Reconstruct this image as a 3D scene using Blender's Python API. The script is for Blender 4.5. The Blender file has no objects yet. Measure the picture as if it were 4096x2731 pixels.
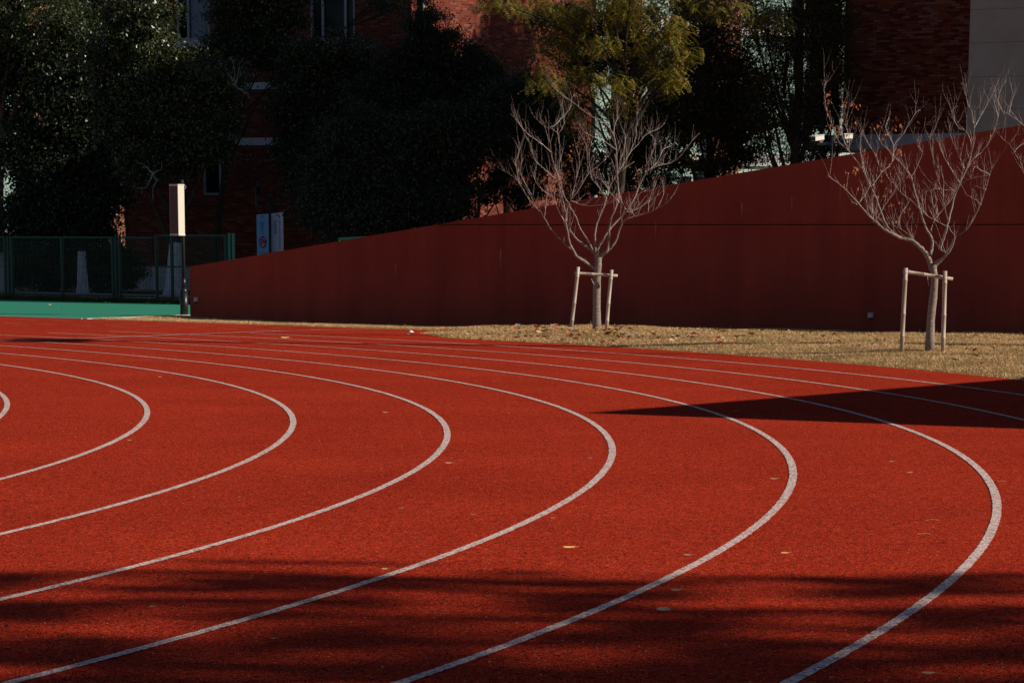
import bpy, math, random
import numpy as np
from mathutils import Vector, Matrix

random.seed(7)
rng = np.random.default_rng(11)
scene = bpy.context.scene
COL = scene.collection

# ------------------------------------------------------------------ camera
FPX, PITCH, ROLL, HC = 12300.1483, 0.203951, 0.0033967, 1.4709
PCX, PCY = 2048.0, 3500.0


def ray(px, py):
    x = (px - PCX) / FPX
    y = -(py - PCY) / FPX
    c, s = math.cos(ROLL), math.sin(ROLL)
    x, y = c * x - s * y, s * x + c * y
    cp, sp = math.cos(PITCH), math.sin(PITCH)
    return Vector((x, cp + y * sp, -sp + y * cp))


def G(px, py, z=0.0):
    r = ray(px, py)
    return r * ((z - HC) / r.z) + Vector((0, 0, HC))


def W(px, py, Y):
    r = ray(px, py)
    return r * (Y / r.y) + Vector((0, 0, HC))


def hit(px, py, p0, d):
    """ray against the vertical plane through p0 (xy) along d (xy): returns u along d and z"""
    r = ray(px, py)
    # r*t = p0 + d*u
    det = r.x * (-d[1]) + d[0] * r.y
    t = (p0[0] * (-d[1]) + d[0] * p0[1]) / det
    u = (r.x * t - p0[0]) * d[0] + (r.y * t - p0[1]) * d[1]
    return u, HC + r.z * t


cam = bpy.data.cameras.new("Camera")
cam.sensor_width = 36.0
cam.lens = 36.0 * FPX / 4096.0
cam.shift_y = (PCY - 1365.5) / 4096.0
cam.clip_start = 0.1
cam.clip_end = 2000
camo = bpy.data.objects.new("Camera", cam)
COL.objects.link(camo)
cp, sp = math.cos(PITCH), math.sin(PITCH)
fwd = Vector((0, cp, -sp)); up0 = Vector((0, sp, cp)); rt0 = Vector((1, 0, 0))
cr, sr = math.cos(ROLL), math.sin(ROLL)
rt = rt0 * cr + up0 * sr
up = -rt0 * sr + up0 * cr
M = Matrix.Identity(4)
for i in range(3):
    M[i][0] = rt[i]; M[i][1] = up[i]; M[i][2] = -fwd[i]
M[2][3] = HC
camo.matrix_world = M
scene.camera = camo

# ------------------------------------------------------------------ light
SAZ = Vector((0.975, -0.221)).normalized()
EL = math.radians(31)
SDIR = Vector((SAZ.x * math.cos(EL), SAZ.y * math.cos(EL), math.sin(EL)))
sun = bpy.data.lights.new("Sun", 'SUN')
sun.energy = 5.0
sun.angle = math.radians(0.53)
sun.color = (1.0, 0.90, 0.76)
suno = bpy.data.objects.new("Sun", sun)
COL.objects.link(suno)
suno.rotation_euler = (-SDIR).to_track_quat('-Z', 'Y').to_euler()
suno.location = (20, -10, 30)

w = bpy.data.worlds.new("World")
scene.world = w
w.use_nodes = True
nt = w.node_tree
bg = nt.nodes['Background']
sky = nt.nodes.new('ShaderNodeTexSky')
sky.sky_type = 'NISHITA'
sky.sun_disc = False
sky.sun_elevation = EL
sky.air_density = 0.7
sky.dust_density = 0.3
sky.ozone_density = 1.0
sky.sun_rotation = math.atan2(SDIR.x, SDIR.y)
nt.links.new(sky.outputs[0], bg.inputs[0])
bg.inputs[1].default_value = 0.05
vs = scene.view_settings
vs.view_transform = 'Standard'
vs.look = 'None'
vs.exposure = -0.1
vs.gamma = 1.0

# ------------------------------------------------------------------ helpers


class MB:
    def __init__(s):
        s.v = []; s.f = []

    def tube(s, pts, rad, n=8, cap=True):
        pts = [Vector(p) for p in pts]
        if not hasattr(rad, '__len__'):
            rad = [rad] * len(pts)
        b0 = len(s.v)
        t0 = (pts[1] - pts[0]).normalized()
        a = Vector((0, 0, 1)) if abs(t0.z) < 0.9 else Vector((1, 0, 0))
        nrm = t0.cross(a).normalized()
        for i, p in enumerate(pts):
            if i == 0: t = pts[1] - pts[0]
            elif i == len(pts) - 1: t = pts[-1] - pts[-2]
            else: t = pts[i + 1] - pts[i - 1]
            t.normalize()
            nrm = (nrm - t * nrm.dot(t))
            if nrm.length < 1e-6: nrm = t.orthogonal()
            nrm.normalize()
            bn = t.cross(nrm)
            for k in range(n):
                an = 2 * math.pi * k / n
                s.v.append(p + (nrm * math.cos(an) + bn * math.sin(an)) * rad[i])
        for i in range(len(pts) - 1):
            for k in range(n):
                k2 = (k + 1) % n
                s.f.append((b0 + i * n + k, b0 + i * n + k2, b0 + (i + 1) * n + k2, b0 + (i + 1) * n + k))
        if cap:
            s.f.append(tuple(b0 + k for k in range(n))[::-1])
            e = b0 + (len(pts) - 1) * n
            s.f.append(tuple(e + k for k in range(n)))
        return s

    def box(s, c, size, ax=None):
        """centre, full size, ax = (u, v, w) unit axes"""
        c = Vector(c)
        ax = ax or (Vector((1, 0, 0)), Vector((0, 1, 0)), Vector((0, 0, 1)))
        b = len(s.v)
        for dz in (-.5, .5):
            for dx, dy in ((-.5, -.5), (.5, -.5), (.5, .5), (-.5, .5)):
                s.v.append(c + ax[0] * dx * size[0] + ax[1] * dy * size[1] + ax[2] * dz * size[2])
        for q in ((0, 3, 2, 1), (4, 5, 6, 7), (0, 1, 5, 4), (1, 2, 6, 5), (2, 3, 7, 6), (3, 0, 4, 7)):
            s.f.append(tuple(b + i for i in q))
        return s

    def prism(s, poly, z0, z1):
        b = len(s.v); n = len(poly)
        for p in poly: s.v.append(Vector((p[0], p[1], z0)))
        for p in poly: s.v.append(Vector((p[0], p[1], z1)))
        s.f.append(tuple(b + i for i in range(n))[::-1])
        s.f.append(tuple(b + n + i for i in range(n)))
        for i in range(n):
            j = (i + 1) % n
            s.f.append((b + i, b + j, b + n + j, b + n + i))
        return s

    def quad(s, *p):
        b = len(s.v)
        s.v += [Vector(q) for q in p]
        s.f.append(tuple(range(b, b + len(p))))
        return s

    def build(s, name, mat, parent=None, smooth=False):
        o0 = parent_loc(parent)
        me = bpy.data.meshes.new(name)
        me.from_pydata([tuple(v - o0) for v in s.v], [], s.f)
        me.materials.append(mat)
        if smooth: me.shade_smooth()
        ob = bpy.data.objects.new(name, me)
        COL.objects.link(ob)
        if parent: ob.parent = parent
        return ob


def parent_loc(p):
    o = Vector((0, 0, 0))
    while p:
        o = o + p.location
        p = p.parent
    return o


def np_obj(name, V, nper, mat, parent=None, smooth=False):
    """V (n*nper,3): every nper consecutive verts make one face"""
    o0 = parent_loc(parent)
    V = V - np.array(o0)
    n = len(V) // nper
    me = bpy.data.meshes.new(name)
    me.vertices.add(len(V)); me.loops.add(len(V)); me.polygons.add(n)
    me.vertices.foreach_set('co', V.astype(np.float32).ravel())
    me.loops.foreach_set('vertex_index', np.arange(len(V), dtype=np.int32))
    me.polygons.foreach_set('loop_start', np.arange(0, len(V), nper, dtype=np.int32))
    me.update(calc_edges=True)
    me.materials.append(mat)
    ob = bpy.data.objects.new(name, me)
    COL.objects.link(ob)
    if parent: ob.parent = parent
    return ob


def tag(o, label=None, cat=None, group=None, kind=None):
    if label: o['label'] = label
    if cat: o['category'] = cat
    if group: o['group'] = group
    if kind: o['kind'] = kind
    return o


def thing(name, loc, label, cat, group=None):
    o = bpy.data.objects.new(name, None)
    o.empty_display_size = 0.2
    o.location = loc
    COL.objects.link(o)
    return tag(o, label, cat, group)


# ------------------------------------------------------------------ materials
def mat(name, col=(.5, .5, .5), rough=.7, spec=.3, metal=0.0):
    m = bpy.data.materials.new(name)
    m.use_nodes = True
    b = m.node_tree.nodes['Principled BSDF']
    b.inputs['Base Color'].default_value = (*col, 1)
    b.inputs['Roughness'].default_value = rough
    b.inputs['Specular IOR Level'].default_value = spec
    b.inputs['Metallic'].default_value = metal
    return m


def N(m, t, **kw):
    n = m.node_tree.nodes.new(t)
    for k, v in kw.items(): setattr(n, k, v)
    return n


def L(m, a, b): m.node_tree.links.new(a, b)


def noise(m, scale, detail=3, rough=.6, vec=None, stretch=None):
    tc = N(m, 'ShaderNodeTexCoord')
    n = N(m, 'ShaderNodeTexNoise')
    n.inputs['Scale'].default_value = scale
    n.inputs['Detail'].default_value = detail
    n.inputs['Roughness'].default_value = rough
    src = tc.outputs['Object']
    if stretch:
        mp = N(m, 'ShaderNodeMapping')
        mp.inputs['Scale'].default_value = stretch
        L(m, src, mp.inputs[0]); src = mp.outputs[0]
    L(m, src, n.inputs['Vector'])
    return n.outputs['Fac']


def ramp(m, fac, stops, interp='LINEAR'):
    r = N(m, 'ShaderNodeValToRGB')
    r.color_ramp.interpolation = interp
    el = r.color_ramp.elements
    while len(el) > 1: el.remove(el[-1])
    el[0].position = stops[0][0]; el[0].color = (*stops[0][1], 1)
    for p, c in stops[1:]:
        e = el.new(p); e.color = (*c, 1)
    L(m, fac, r.inputs[0])
    return r.outputs[0]


def mix(m, fac, a, b, mode='MIX'):
    x = N(m, 'ShaderNodeMix', data_type='RGBA', blend_type=mode)
    if isinstance(fac, float): x.inputs[0].default_value = fac
    else: L(m, fac, x.inputs[0])
    for i, v in ((6, a), (7, b)):
        if isinstance(v, tuple): x.inputs[i].default_value = (*v, 1)
        else: L(m, v, x.inputs[i])
    return x.outputs[2]


def bsdf(m): return m.node_tree.nodes['Principled BSDF']


def setcol(m, out): L(m, out, bsdf(m).inputs['Base Color'])


def bump(m, h, strength=.3, dist=.01):
    b = N(m, 'ShaderNodeBump')
    b.inputs['Strength'].default_value = strength
    b.inputs['Distance'].default_value = dist
    L(m, h, b.inputs['Height'])
    L(m, b.outputs[0], bsdf(m).inputs['Normal'])


def noisy(name, c1, c2, scale, rough=.7, spec=.3, bs=.3, bd=.01, detail=4, stretch=None, lo=.35, hi=.65):
    m = mat(name, c1, rough, spec)
    f = noise(m, scale, detail, stretch=stretch)
    setcol(m, ramp(m, f, [(lo, c1), (hi, c2)]))
    if bs: bump(m, f, bs, bd)
    return m


# track rubber: granules of many reds, black and pale grains, large faint wear
def track_mat():
    m = mat('track_rubber', (.36, .035, .018), 1.0, .02)
    tc = N(m, 'ShaderNodeTexCoord')
    vo = N(m, 'ShaderNodeTexVoronoi'); vo.inputs['Scale'].default_value = 210
    L(m, tc.outputs['Object'], vo.inputs['Vector'])
    sep = N(m, 'ShaderNodeSeparateColor'); L(m, vo.outputs['Color'], sep.inputs[0])
    g = ramp(m, sep.outputs[0], [(0, (.03, .003, .002)), (.16, (.14, .008, .004)), (.42, (.34, .024, .009)),
                                 (.8, (.61, .050, .018)), (.985, (.85, .09, .04)), (1.0, (.85, .40, .30))])
    vo2 = N(m, 'ShaderNodeTexVoronoi'); vo2.inputs['Scale'].default_value = 62
    L(m, tc.outputs['Object'], vo2.inputs['Vector'])
    sep2 = N(m, 'ShaderNodeSeparateColor'); L(m, vo2.outputs['Color'], sep2.inputs[0])
    g2 = ramp(m, sep2.outputs[1], [(0, (.25, .25, .25)), (.07, (.72, .70, .70)), (.5, (.95, .95, .95)), (1, (1.25, 1.25, 1.25))])
    big = ramp(m, noise(m, .45, 5, .6), [(.3, (.86, .84, .84)), (.7, (1.1, 1.12, 1.12))])
    mid = ramp(m, noise(m, 9, 4, .7, stretch=(1, 1, 1)), [(.3, (.90, .88, .88)), (.7, (1.08, 1.08, 1.08))])
    c = mix(m, 1.0, g, g2, 'MULTIPLY')
    c = mix(m, 1.0, c, big, 'MULTIPLY')
    c = mix(m, 1.0, c, mid, 'MULTIPLY')
    setcol(m, c)
    bump(m, vo.outputs['Distance'], .6, .004)
    return m


def line_mat(name, tone, thr):
    m = mat(name, tone, 1.0, .05)
    tc = N(m, 'ShaderNodeTexCoord')
    vo = N(m, 'ShaderNodeTexVoronoi'); vo.inputs['Scale'].default_value = 210
    L(m, tc.outputs['Object'], vo.inputs['Vector'])
    sep = N(m, 'ShaderNodeSeparateColor'); L(m, vo.outputs['Color'], sep.inputs[0])
    g = ramp(m, sep.outputs[0], [(0, (.25, .12, .10)), (thr * .5, (.34, .16, .13)), (thr, tuple(x * .8 for x in tone)), (1, tone)])
    vo3 = N(m, 'ShaderNodeTexVoronoi'); vo3.inputs['Scale'].default_value = 62
    L(m, tc.outputs['Object'], vo3.inputs['Vector'])
    sep3 = N(m, 'ShaderNodeSeparateColor'); L(m, vo3.outputs['Color'], sep3.inputs[0])
    g = mix(m, 1.0, g, ramp(m, sep3.outputs[1], [(0, (.30, .20, .18)), (.14, (.72, .62, .60)), (.35, (1, 1, 1)), (1, (1.2, 1.2, 1.2))]), 'MULTIPLY')
    wear = ramp(m, noise(m, 55, 6, .85), [(.36, (0, 0, 0)), (.50, (1, 1, 1))])
    c = mix(m, wear, (.38, .10, .07), g)
    setcol(m, c)
    bump(m, vo.outputs['Distance'], .6, .004)
    return m


M_track = track_mat()
M_line = line_mat('line_paint', (.92, .77, .73), .32)
M_dash = line_mat('worn_line_paint', (.60, .40, .36), .45)
M_green = noisy('green_court_rubber', (.022, .22, .14), (.035, .27, .17), 60, .85, .2, .3, .003)
M_kerb = noisy('kerb_concrete', (.50, .45, .42), (.66, .62, .58), 12, .85, .2)


def grass_mat(name, ca, cb, cc, gs=0.7, glo=.55, ghi=.68):
    m = mat(name, ca, 1.0, .04)
    fine = ramp(m, noise(m, 55, 5, .85), [(.36, ca), (.64, cb)])
    gm = ramp(m, noise(m, gs, 3, .6), [(glo, (0, 0, 0)), (ghi, (1, 1, 1))])
    setcol(m, mix(m, gm, fine, cc))
    return m


M_turf = grass_mat('dry_turf_soil', (.17, .10, .045), (.38, .24, .12), (.13, .11, .03))
M_blade = grass_mat('dry_grass_blade', (.50, .29, .12), (1.0, .70, .37), (.32, .24, .065), 1.1, .54, .68)
M_blade_g = grass_mat('verge_grass_blade', (.05, .07, .02), (.09, .10, .03), (.03, .06, .015))
M_soil = noisy('dark_soil', (.035, .028, .018), (.07, .055, .035), 8, .95, .1)  # soil that is dark in itself
M_path = noisy('path_concrete', (.36, .36, .38), (.46, .46, .48), 4, .85, .2)


def wall_mat():
    m = mat('red_wall_paint', (.36, .045, .035), .75, .25)
    tc = N(m, 'ShaderNodeTexCoord')
    a = ramp(m, noise(m, .6, 5, .55), [(.3, (.29, .044, .026)), (.7, (.40, .062, .036))])
    st = ramp(m, noise(m, 1.6, 5, .7, stretch=(1.2, 1.2, .12)), [(.32, (.82, .80, .80)), (.68, (1.10, 1.09, 1.09))])
    c = mix(m, 1.0, a, st, 'MULTIPLY')
    setcol(m, c)
    bump(m, noise(m, 60, 5, .7), .25, .003)
    return m


M_wall = wall_mat()
M_groove = mat('dark_groove_joint', (.06, .012, .009), .9, .1)  # dark tone of the seam along the red wall
M_lime = noisy('lime_streak', (.40, .20, .18), (.36, .10, .08), 20, .8, .2, 0)


def brick_mat(name, c0, c1, c2, mortar, w=.24, h=.066, mort=.006):
    m = mat(name, c1, .85, .2)
    tc = N(m, 'ShaderNodeTexCoord')
    sx = N(m, 'ShaderNodeSeparateXYZ'); L(m, tc.outputs['Object'], sx.inputs[0])
    cx = N(m, 'ShaderNodeCombineXYZ')
    L(m, sx.outputs['X'], cx.inputs['X']); L(m, sx.outputs['Z'], cx.inputs['Y'])
    b = N(m, 'ShaderNodeTexBrick')
    b.inputs['Scale'].default_value = 1.0
    b.inputs['Brick Width'].default_value = w
    b.inputs['Row Height'].default_value = h
    b.inputs['Mortar Size'].default_value = mort
    b.inputs['Color1'].default_value = (0, 0, 0, 1)
    b.inputs['Color2'].default_value = (1, 1, 1, 1)
    b.inputs['Mortar'].default_value = (.5, .5, .5, 1)
    b.inputs['Bias'].default_value = 0.0
    L(m, cx.outputs[0], b.inputs['Vector'])
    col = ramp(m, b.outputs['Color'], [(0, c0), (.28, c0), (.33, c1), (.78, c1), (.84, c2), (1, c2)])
    var = ramp(m, noise(m, 14, 3, .7), [(.3, (.82, .82, .82)), (.7, (1.15, 1.15, 1.15))])
    col = mix(m, 1.0, col, var, 'MULTIPLY')
    big = ramp(m, noise(m, .5, 4, .6), [(.3, (.88, .88, .88)), (.7, (1.08, 1.08, 1.08))])
    col = mix(m, 1.0, col, big, 'MULTIPLY')
    setcol(m, mix(m, b.outputs['Fac'], col, mortar))
    inv = N(m, 'ShaderNodeMath', operation='SUBTRACT'); inv.inputs[0].default_value = 1
    L(m, b.outputs['Fac'], inv.inputs[1])
    bump(m, inv.outputs[0], .5, .006)
    return m


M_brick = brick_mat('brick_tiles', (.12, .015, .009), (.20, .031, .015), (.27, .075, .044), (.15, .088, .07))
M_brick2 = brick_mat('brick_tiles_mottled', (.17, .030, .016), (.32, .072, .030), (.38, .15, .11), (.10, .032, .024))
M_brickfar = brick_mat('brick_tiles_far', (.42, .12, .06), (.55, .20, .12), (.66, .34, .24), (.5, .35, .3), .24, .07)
M_beige = noisy('beige_render', (.43, .35, .285), (.49, .405, .33), 1.5, .85, .2, .2, .004)
M_joint = mat('render_joint', (.25, .215, .185), .9, .1)
M_band = noisy('white_band_plaster', (.56, .56, .62), (.70, .70, .76), 3, .8, .2)
M_mint = noisy('mint_panel', (.42, .60, .53), (.50, .68, .60), 1.5, .7, .3, 0)
M_white = noisy('white_plaster', (.72, .70, .66), (.8, .78, .74), 2, .8, .2, 0)
M_frame = mat('window_frame_grey', (.36, .37, .40), .5, .4)
M_glass = mat('window_glass', (.012, .015, .02), .12, .2)
M_room = mat('dark_room', (.01, .01, .012), .9, .1)
M_blind = noisy('pale_blind', (.22, .24, .30), (.27, .29, .36), 9, .8, .2, 0)
M_pipe = mat('downpipe_grey', (.42, .44, .47), .5, .4)
M_fence = mat('green_fence_paint', (.006, .042, .032), .5, .4)
M_fencel = mat('pale_green_fence_paint', (.05, .22, .17), .45, .5)
M_black = mat('black_pole_paint', (.012, .013, .017), .38, .5)
M_dark = mat('dark_steel_paint', (.02, .022, .03), .5, .4)
M_cream = noisy('cream_speaker_paint', (.70, .66, .56), (.74, .70, .60), 20, .5, .4, 0)
M_grille = noisy('brown_grille_cloth', (.13, .088, .085), (.17, .115, .11), 300, .8, .2, .2, .002)
M_cam = mat('white_camera_shell', (.74, .71, .64), .4, .5)
M_bamboo = noisy('bamboo', (.42, .32, .26), (.64, .51, .43), 9, .5, .4, .1, .003, stretch=(1, 1, .15))
M_bark = noisy('pale_cherry_bark', (.12, .088, .072), (.42, .33, .285), 45, .7, .3, .25, .004, stretch=(1, 1, 2.2))
M_twig = noisy('pale_twig_bark', (.36, .29, .27), (.95, .89, .86), 40, .5, .45, .3, .002)
M_bud = noisy('red_brown_shoot', (.22, .10, .07), (.80, .68, .63), 30, .6, .4, 0, 0)
M_darkbark = noisy('dark_tree_bark', (.035, .026, .02), (.075, .058, .045), 12, .9, .15, .8, .03, stretch=(1, 1, .3))
M_lightbark = noisy('brown_tree_bark', (.13, .075, .05), (.24, .15, .10), 12, .9, .15, .8, .03, stretch=(1, 1, .3))
M_lime_wash = noisy('whitewash', (.45, .45, .50), (.62, .62, .66), 6, .9, .15, .3, .01)
M_dead = noisy('dead_brown_leaf', (.30, .085, .035), (.62, .24, .11), 30, .7, .3, 0)
M_straw = noisy('yellow_fallen_leaf', (.75, .50, .16), (.85, .62, .26), 40, .6, .3, .2, .002)
M_tan = noisy('tan_fallen_leaf', (.46, .29, .15), (.62, .42, .24), 40, .6, .3, .2, .002)
M_greyleaf = noisy('grey_brown_leaf', (.26, .18, .13), (.42, .32, .25), 40, .6, .3, .2, .002)
M_paper = mat('white_paper_scrap', (.8, .8, .8), .7, .2)
M_grit = mat('pale_grit', (.55, .38, .32), .8, .2)
M_string = mat('tie_string', (.5, .48, .44), .7, .2)


def leaf_mat(name, c1, c2, rough=.45, spec=.5, c3=None):
    m = mat(name, c1, rough, spec)
    g = N(m, 'ShaderNodeNewGeometry')
    stops = [(0, c1), (.8, c2)] + ([(1, c3)] if c3 else [])
    col = ramp(m, g.outputs['Random Per Island'], stops)
    setcol(m, col)
    b = bsdf(m)
    tr = N(m, 'ShaderNodeBsdfTranslucent'); L(m, col, tr.inputs[0])
    ms = N(m, 'ShaderNodeMixShader'); ms.inputs[0].default_value = .22
    L(m, b.outputs[0], ms.inputs[1]); L(m, tr.outputs[0], ms.inputs[2])
    out = m.node_tree.nodes['Material Output']
    L(m, ms.outputs[0], out.inputs[0])
    return m


M_lf_camphor = leaf_mat('camphor_leaf', (.022, .034, .014), (.058, .080, .030), .32, .55, (.16, .15, .05))
M_lf_dark = leaf_mat('dark_shrub_leaf', (.016, .026, .013), (.040, .054, .025), .40, .45)
M_lf_pin = leaf_mat('pinnate_leaf', (.09, .115, .020), (.30, .235, .035), .45, .4, (.66, .34, .05))
M_lf_olive = leaf_mat('olive_leaf', (.045, .052, .016), (.105, .080, .024), .5, .35, (.24, .10, .03))

# ------------------------------------------------------------------ track geometry
CC = Vector((-34.3759, 23.0756)); R0 = 30.2152; LW = 1.22
EDGE = R0 + LW * 9.02


def circ(R, a): return Vector((CC.x + R * math.cos(a), CC.y + R * math.sin(a)))


# outer edge of the red surface
outer = [circ(EDGE, math.radians(a)) for a in np.arange(-60, 36.3, .6)]
pA = Vector((-1.3, 48.9)); tip = Vector((-1.55, 49.8)); pB = Vector((-0.75, 50.9)); pC = Vector((-1.35, 51.25))
pD = Vector((-7.91, 57.6)); pE = Vector((-9.74, 59.22))
ext = pE + (pE - pD).normalized() * 45
outer = [p for p in outer if not (p.y > 48.3)] + [pA, tip, pB, pC, pD, pE, ext]
poly = outer + [Vector((-90, 80)), Vector((-90, -30)), Vector((-20, -30))]
mb = MB()
b = [Vector((p.x, p.y, 0)) for p in poly]
mb.v = b; mb.f = [tuple(range(len(b)))]
# top sheet plus a thin rubber edge
n0 = len(b)
for p in outer: mb.v.append(Vector((p.x, p.y, -.03)))
for i in range(len(outer) - 1):
    mb.f.append((i, n0 + i, n0 + i + 1, i + 1))
tag(mb.build('track', M_track), kind='structure')

# lane lines
for k in range(9):
    R = R0 + LW * k
    m_ = MB(); a0, a1, st = -70, 46 if k < 6 else 44, .06
    if k == 8: a1 = 41
    ang = np.radians(np.arange(a0, a1, st))
    jo = .025 + rng.uniform(-.0028, .0028, len(ang)); ji = .025 + rng.uniform(-.0028, .0028, len(ang))
    for j in range(len(ang) - 1):
        p = [circ(R - ji[j], ang[j]), circ(R + jo[j], ang[j]), circ(R + jo[j + 1], ang[j + 1]), circ(R - ji[j + 1], ang[j + 1])]
        bi = len(m_.v)
        m_.f.append((bi, bi + 1, bi + 2, bi + 3))
        for q in p: m_.v.append(Vector((q.x, q.y, .004)))
    # carry on towards the straight
    tag(m_.build('lane_line', M_line), kind='structure')


def strip(name, pts, wd, m, z=.004):
    mbb = MB()
    for i in range(len(pts) - 1):
        a, c = Vector(pts[i][:2]), Vector(pts[i + 1][:2])
        d = (c - a).normalized(); n = Vector((-d.y, d.x)) * wd / 2
        mbb.quad((*(a - n), z), (*(c - n), z), (*(c + n), z), (*(a + n), z))
    return tag(mbb.build(name, m), kind='structure')


strip('break_line', [(-7.9, 44.2), (-7.4, 44.94), (-6.03, 46.93), (-4.9, 48.75), (-4.01, 50.1), (-3.2, 50.95), (-2.2, 51.5)], .05, M_line, .008)
strip('break_line', [(-6.4, 46.0), (-5.2, 47.9), (-4.3, 49.4), (-3.5, 50.5), (-2.9, 51.0)], .04, M_dash, .012)
dm = MB()
dv = (Vector((-5.62, 53.69)) - Vector((-8.88, 56.76))).normalized(); dn = Vector((-dv.y, dv.x))
for row, (s0, s1, off) in enumerate(((-6, 8.2, 0.0), (3.3, 8.0, 0.85), (-3.2, 3.0, 2.3), (-1.5, 4.4, 1.55))):
    s = s0
    while s < s1:
        q = Vector((-8.88, 56.76)) + dv * s - dn * (-off if False else off)
        a, c = q, q + dv * .48
        n = dn * .02
        dm.quad((*(a - n), .004), (*(c - n), .004), (*(c + n), .004), (*(a + n), .004))
        s += .97
tag(dm.build('dashed_lane_marks', M_dash), kind='structure')

# ------------------------------------------------------------------ wall line
wA = G(761, 1265); wB = W(4096, 1316, 48.5)
WD = Vector((wB.x - wA.x, wB.y - wA.y)).normalized(); WN = Vector((WD.y, -WD.x))  # WN faces the camera
WP = Vector((wA.x, wA.y))

# ------------------------------------------------------------------ grass terrain
OUTER_NP = np.array([[p.x, p.y] for p in outer])


def edge_dist(x, y):
    P = np.stack([x, y], -1)[:, None, :]
    A = OUTER_NP[None, :-1]; B = OUTER_NP[None, 1:]
    AB = B - A
    t = np.clip(((P - A) * AB).sum(-1) / (AB ** 2).sum(-1), 0, 1)
    D = np.linalg.norm(P - (A + AB * t[..., None]), axis=-1)
    return D.min(1)


POLY_NP = np.array([[p.x, p.y] for p in poly])


def in_track(x, y):
    ins = np.zeros(len(x), bool)
    n = len(POLY_NP)
    for i in range(n):
        x1, y1 = POLY_NP[i]; x2, y2 = POLY_NP[(i + 1) % n]
        c = ((y1 > y) != (y2 > y)) & (x < (x2 - x1) * (y - y1) / (y2 - y1 + 1e-12) + x1)
        ins ^= c
    return ins


def ground_z(x, y):
    x = np.asarray(x, float); y = np.asarray(y, float)
    d = edge_dist(x, y); ins = in_track(x, y)
    sm = lambda t: np.clip(t, 0, 1) ** 2 * (3 - 2 * np.clip(t, 0, 1))
    plat = -.02 + .105 * sm((x + 1.6) / 2.4)
    wd = (x - WP.x) * WN.x + (y - WP.y) * WN.y
    wu = (x - WP.x) * WD.x + (y - WP.y) * WD.y
    foot = np.interp(wu, [-3, 0, 2.5, 5, 9, 13.5, 18.4, 22], [0, 0, -.07, -.085, -.045, .0, .06, .09])
    k = sm((wd - .2) / 2.2)
    z = foot * (1 - k) + plat * k
    z = z + .035 * np.exp(-((x - 1.35) ** 2 / 1.6 + (y - 48.1) ** 2 / .8))
    z = z + .016 * np.sin(x * 1.7 + y * .6) * np.sin(y * 1.3 - x * .4)
    z = z + .02 * np.exp(-((x - 2.6) ** 2 / .4 + (y - 47.5) ** 2 / .4)) + .012 * np.sin(x * 4.1) * np.sin(y * 3.3)
    e = sm(d / 2.2)
    z = .012 + (z - .012) * e
    z = z - .03 * (1 - np.clip(d / .15, 0, 1))
    z = np.where(ins, -.04, z)
    return z


def gz(x, y): return float(ground_z([x], [y])[0])


gx = np.arange(-9.5, 14.01, .16); gy = np.arange(20, 64, .2)
XX, YY = np.meshgrid(gx, gy)
ZZ = ground_z(XX.ravel(), YY.ravel()).reshape(XX.shape)
# keep it below the green court
kk0 = Vector((-7.91, 57.6)); kk1 = Vector((-6.30, 60.75))
kd = (kk1 - kk0).normalized(); kn = Vector((kd.y, -kd.x))
side = (XX - kk0.x) * kn.x + (YY - kk0.y) * kn.y
ZZ = np.where((side < 0) & (YY > 56), -.06, ZZ)
nx, ny = len(gx), len(gy)
me = bpy.data.meshes.new('grass_ground')
fs = [(j * nx + i, j * nx + i + 1, (j + 1) * nx + i + 1, (j + 1) * nx + i) for j in range(ny - 1) for i in range(nx - 1)]
me.from_pydata(np.stack([XX.ravel(), YY.ravel(), ZZ.ravel()], -1).tolist(), [], fs)
me.materials.append(M_turf); me.shade_smooth()
go = bpy.data.objects.new('grass_ground', me); COL.objects.link(go); tag(go, kind='structure')

# base ground everywhere
mb = MB(); mb.quad((-400, -200, -.09), (400, -200, -.09), (400, 500, -.09), (-400, 500, -.09))
tag(mb.build('ground', M_soil), kind='structure')

# green court and its kerbs
fA = Vector((-12.4, 75.47)); fB = Vector((-7.73, 71.27)); fd = (fB - fA).normalized()
fE = fB + fd * 9
mb = MB()
cpoly = [pD, pE, ext, fA - fd * 30, fE, Vector((-4.5, 64.2))]
cpoly = [Vector((-7.86, 57.66)), Vector((-9.7, 59.28)), ext + Vector((.3, .3)), fA - fd * 45, fE, kk1 + kd * 4.0, kk1]
mb.v = [Vector((p.x, p.y, .0)) for p in cpoly]; mb.f = [tuple(range(len(cpoly)))[::-1]]
tag(mb.build('green_court', M_green), kind='structure')


def kerb(name, a, c, wd, h):
    d = (c - a).normalized(); n = Vector((-d.y, d.x)) * wd / 2
    m_ = MB().prism([a - n, c - n, c + n, a + n], -.08, h)
    return tag(m_.build(name, M_kerb), kind='structure')


kerb('kerb', Vector((-7.91, 57.6)), kk1, .10, .012)
kerb('kerb', ext, Vector((-7.95, 57.62)), .08, .012)

# grass blades


def blades(name, x, y, z, hmin, hmax, wd, mt, lean=.5):
    n = len(x)
    h = rng.uniform(hmin, hmax, n); a = rng.uniform(0, 2 * np.pi, n); l = rng.normal(0, lean, (n, 2))
    dx = np.cos(a) * wd / 2; dy = np.sin(a) * wd / 2
    V = np.empty((n, 3, 3))
    V[:, 0] = np.stack([x - dx, y - dy, z], -1)
    V[:, 1] = np.stack([x + dx, y + dy, z], -1)
    V[:, 2] = np.stack([x + l[:, 0] * h, y + l[:, 1] * h, z + h], -1)
    o = np_obj(name, V.reshape(-1, 3), 3, mt)
    return tag(o, kind='stuff')


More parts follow.
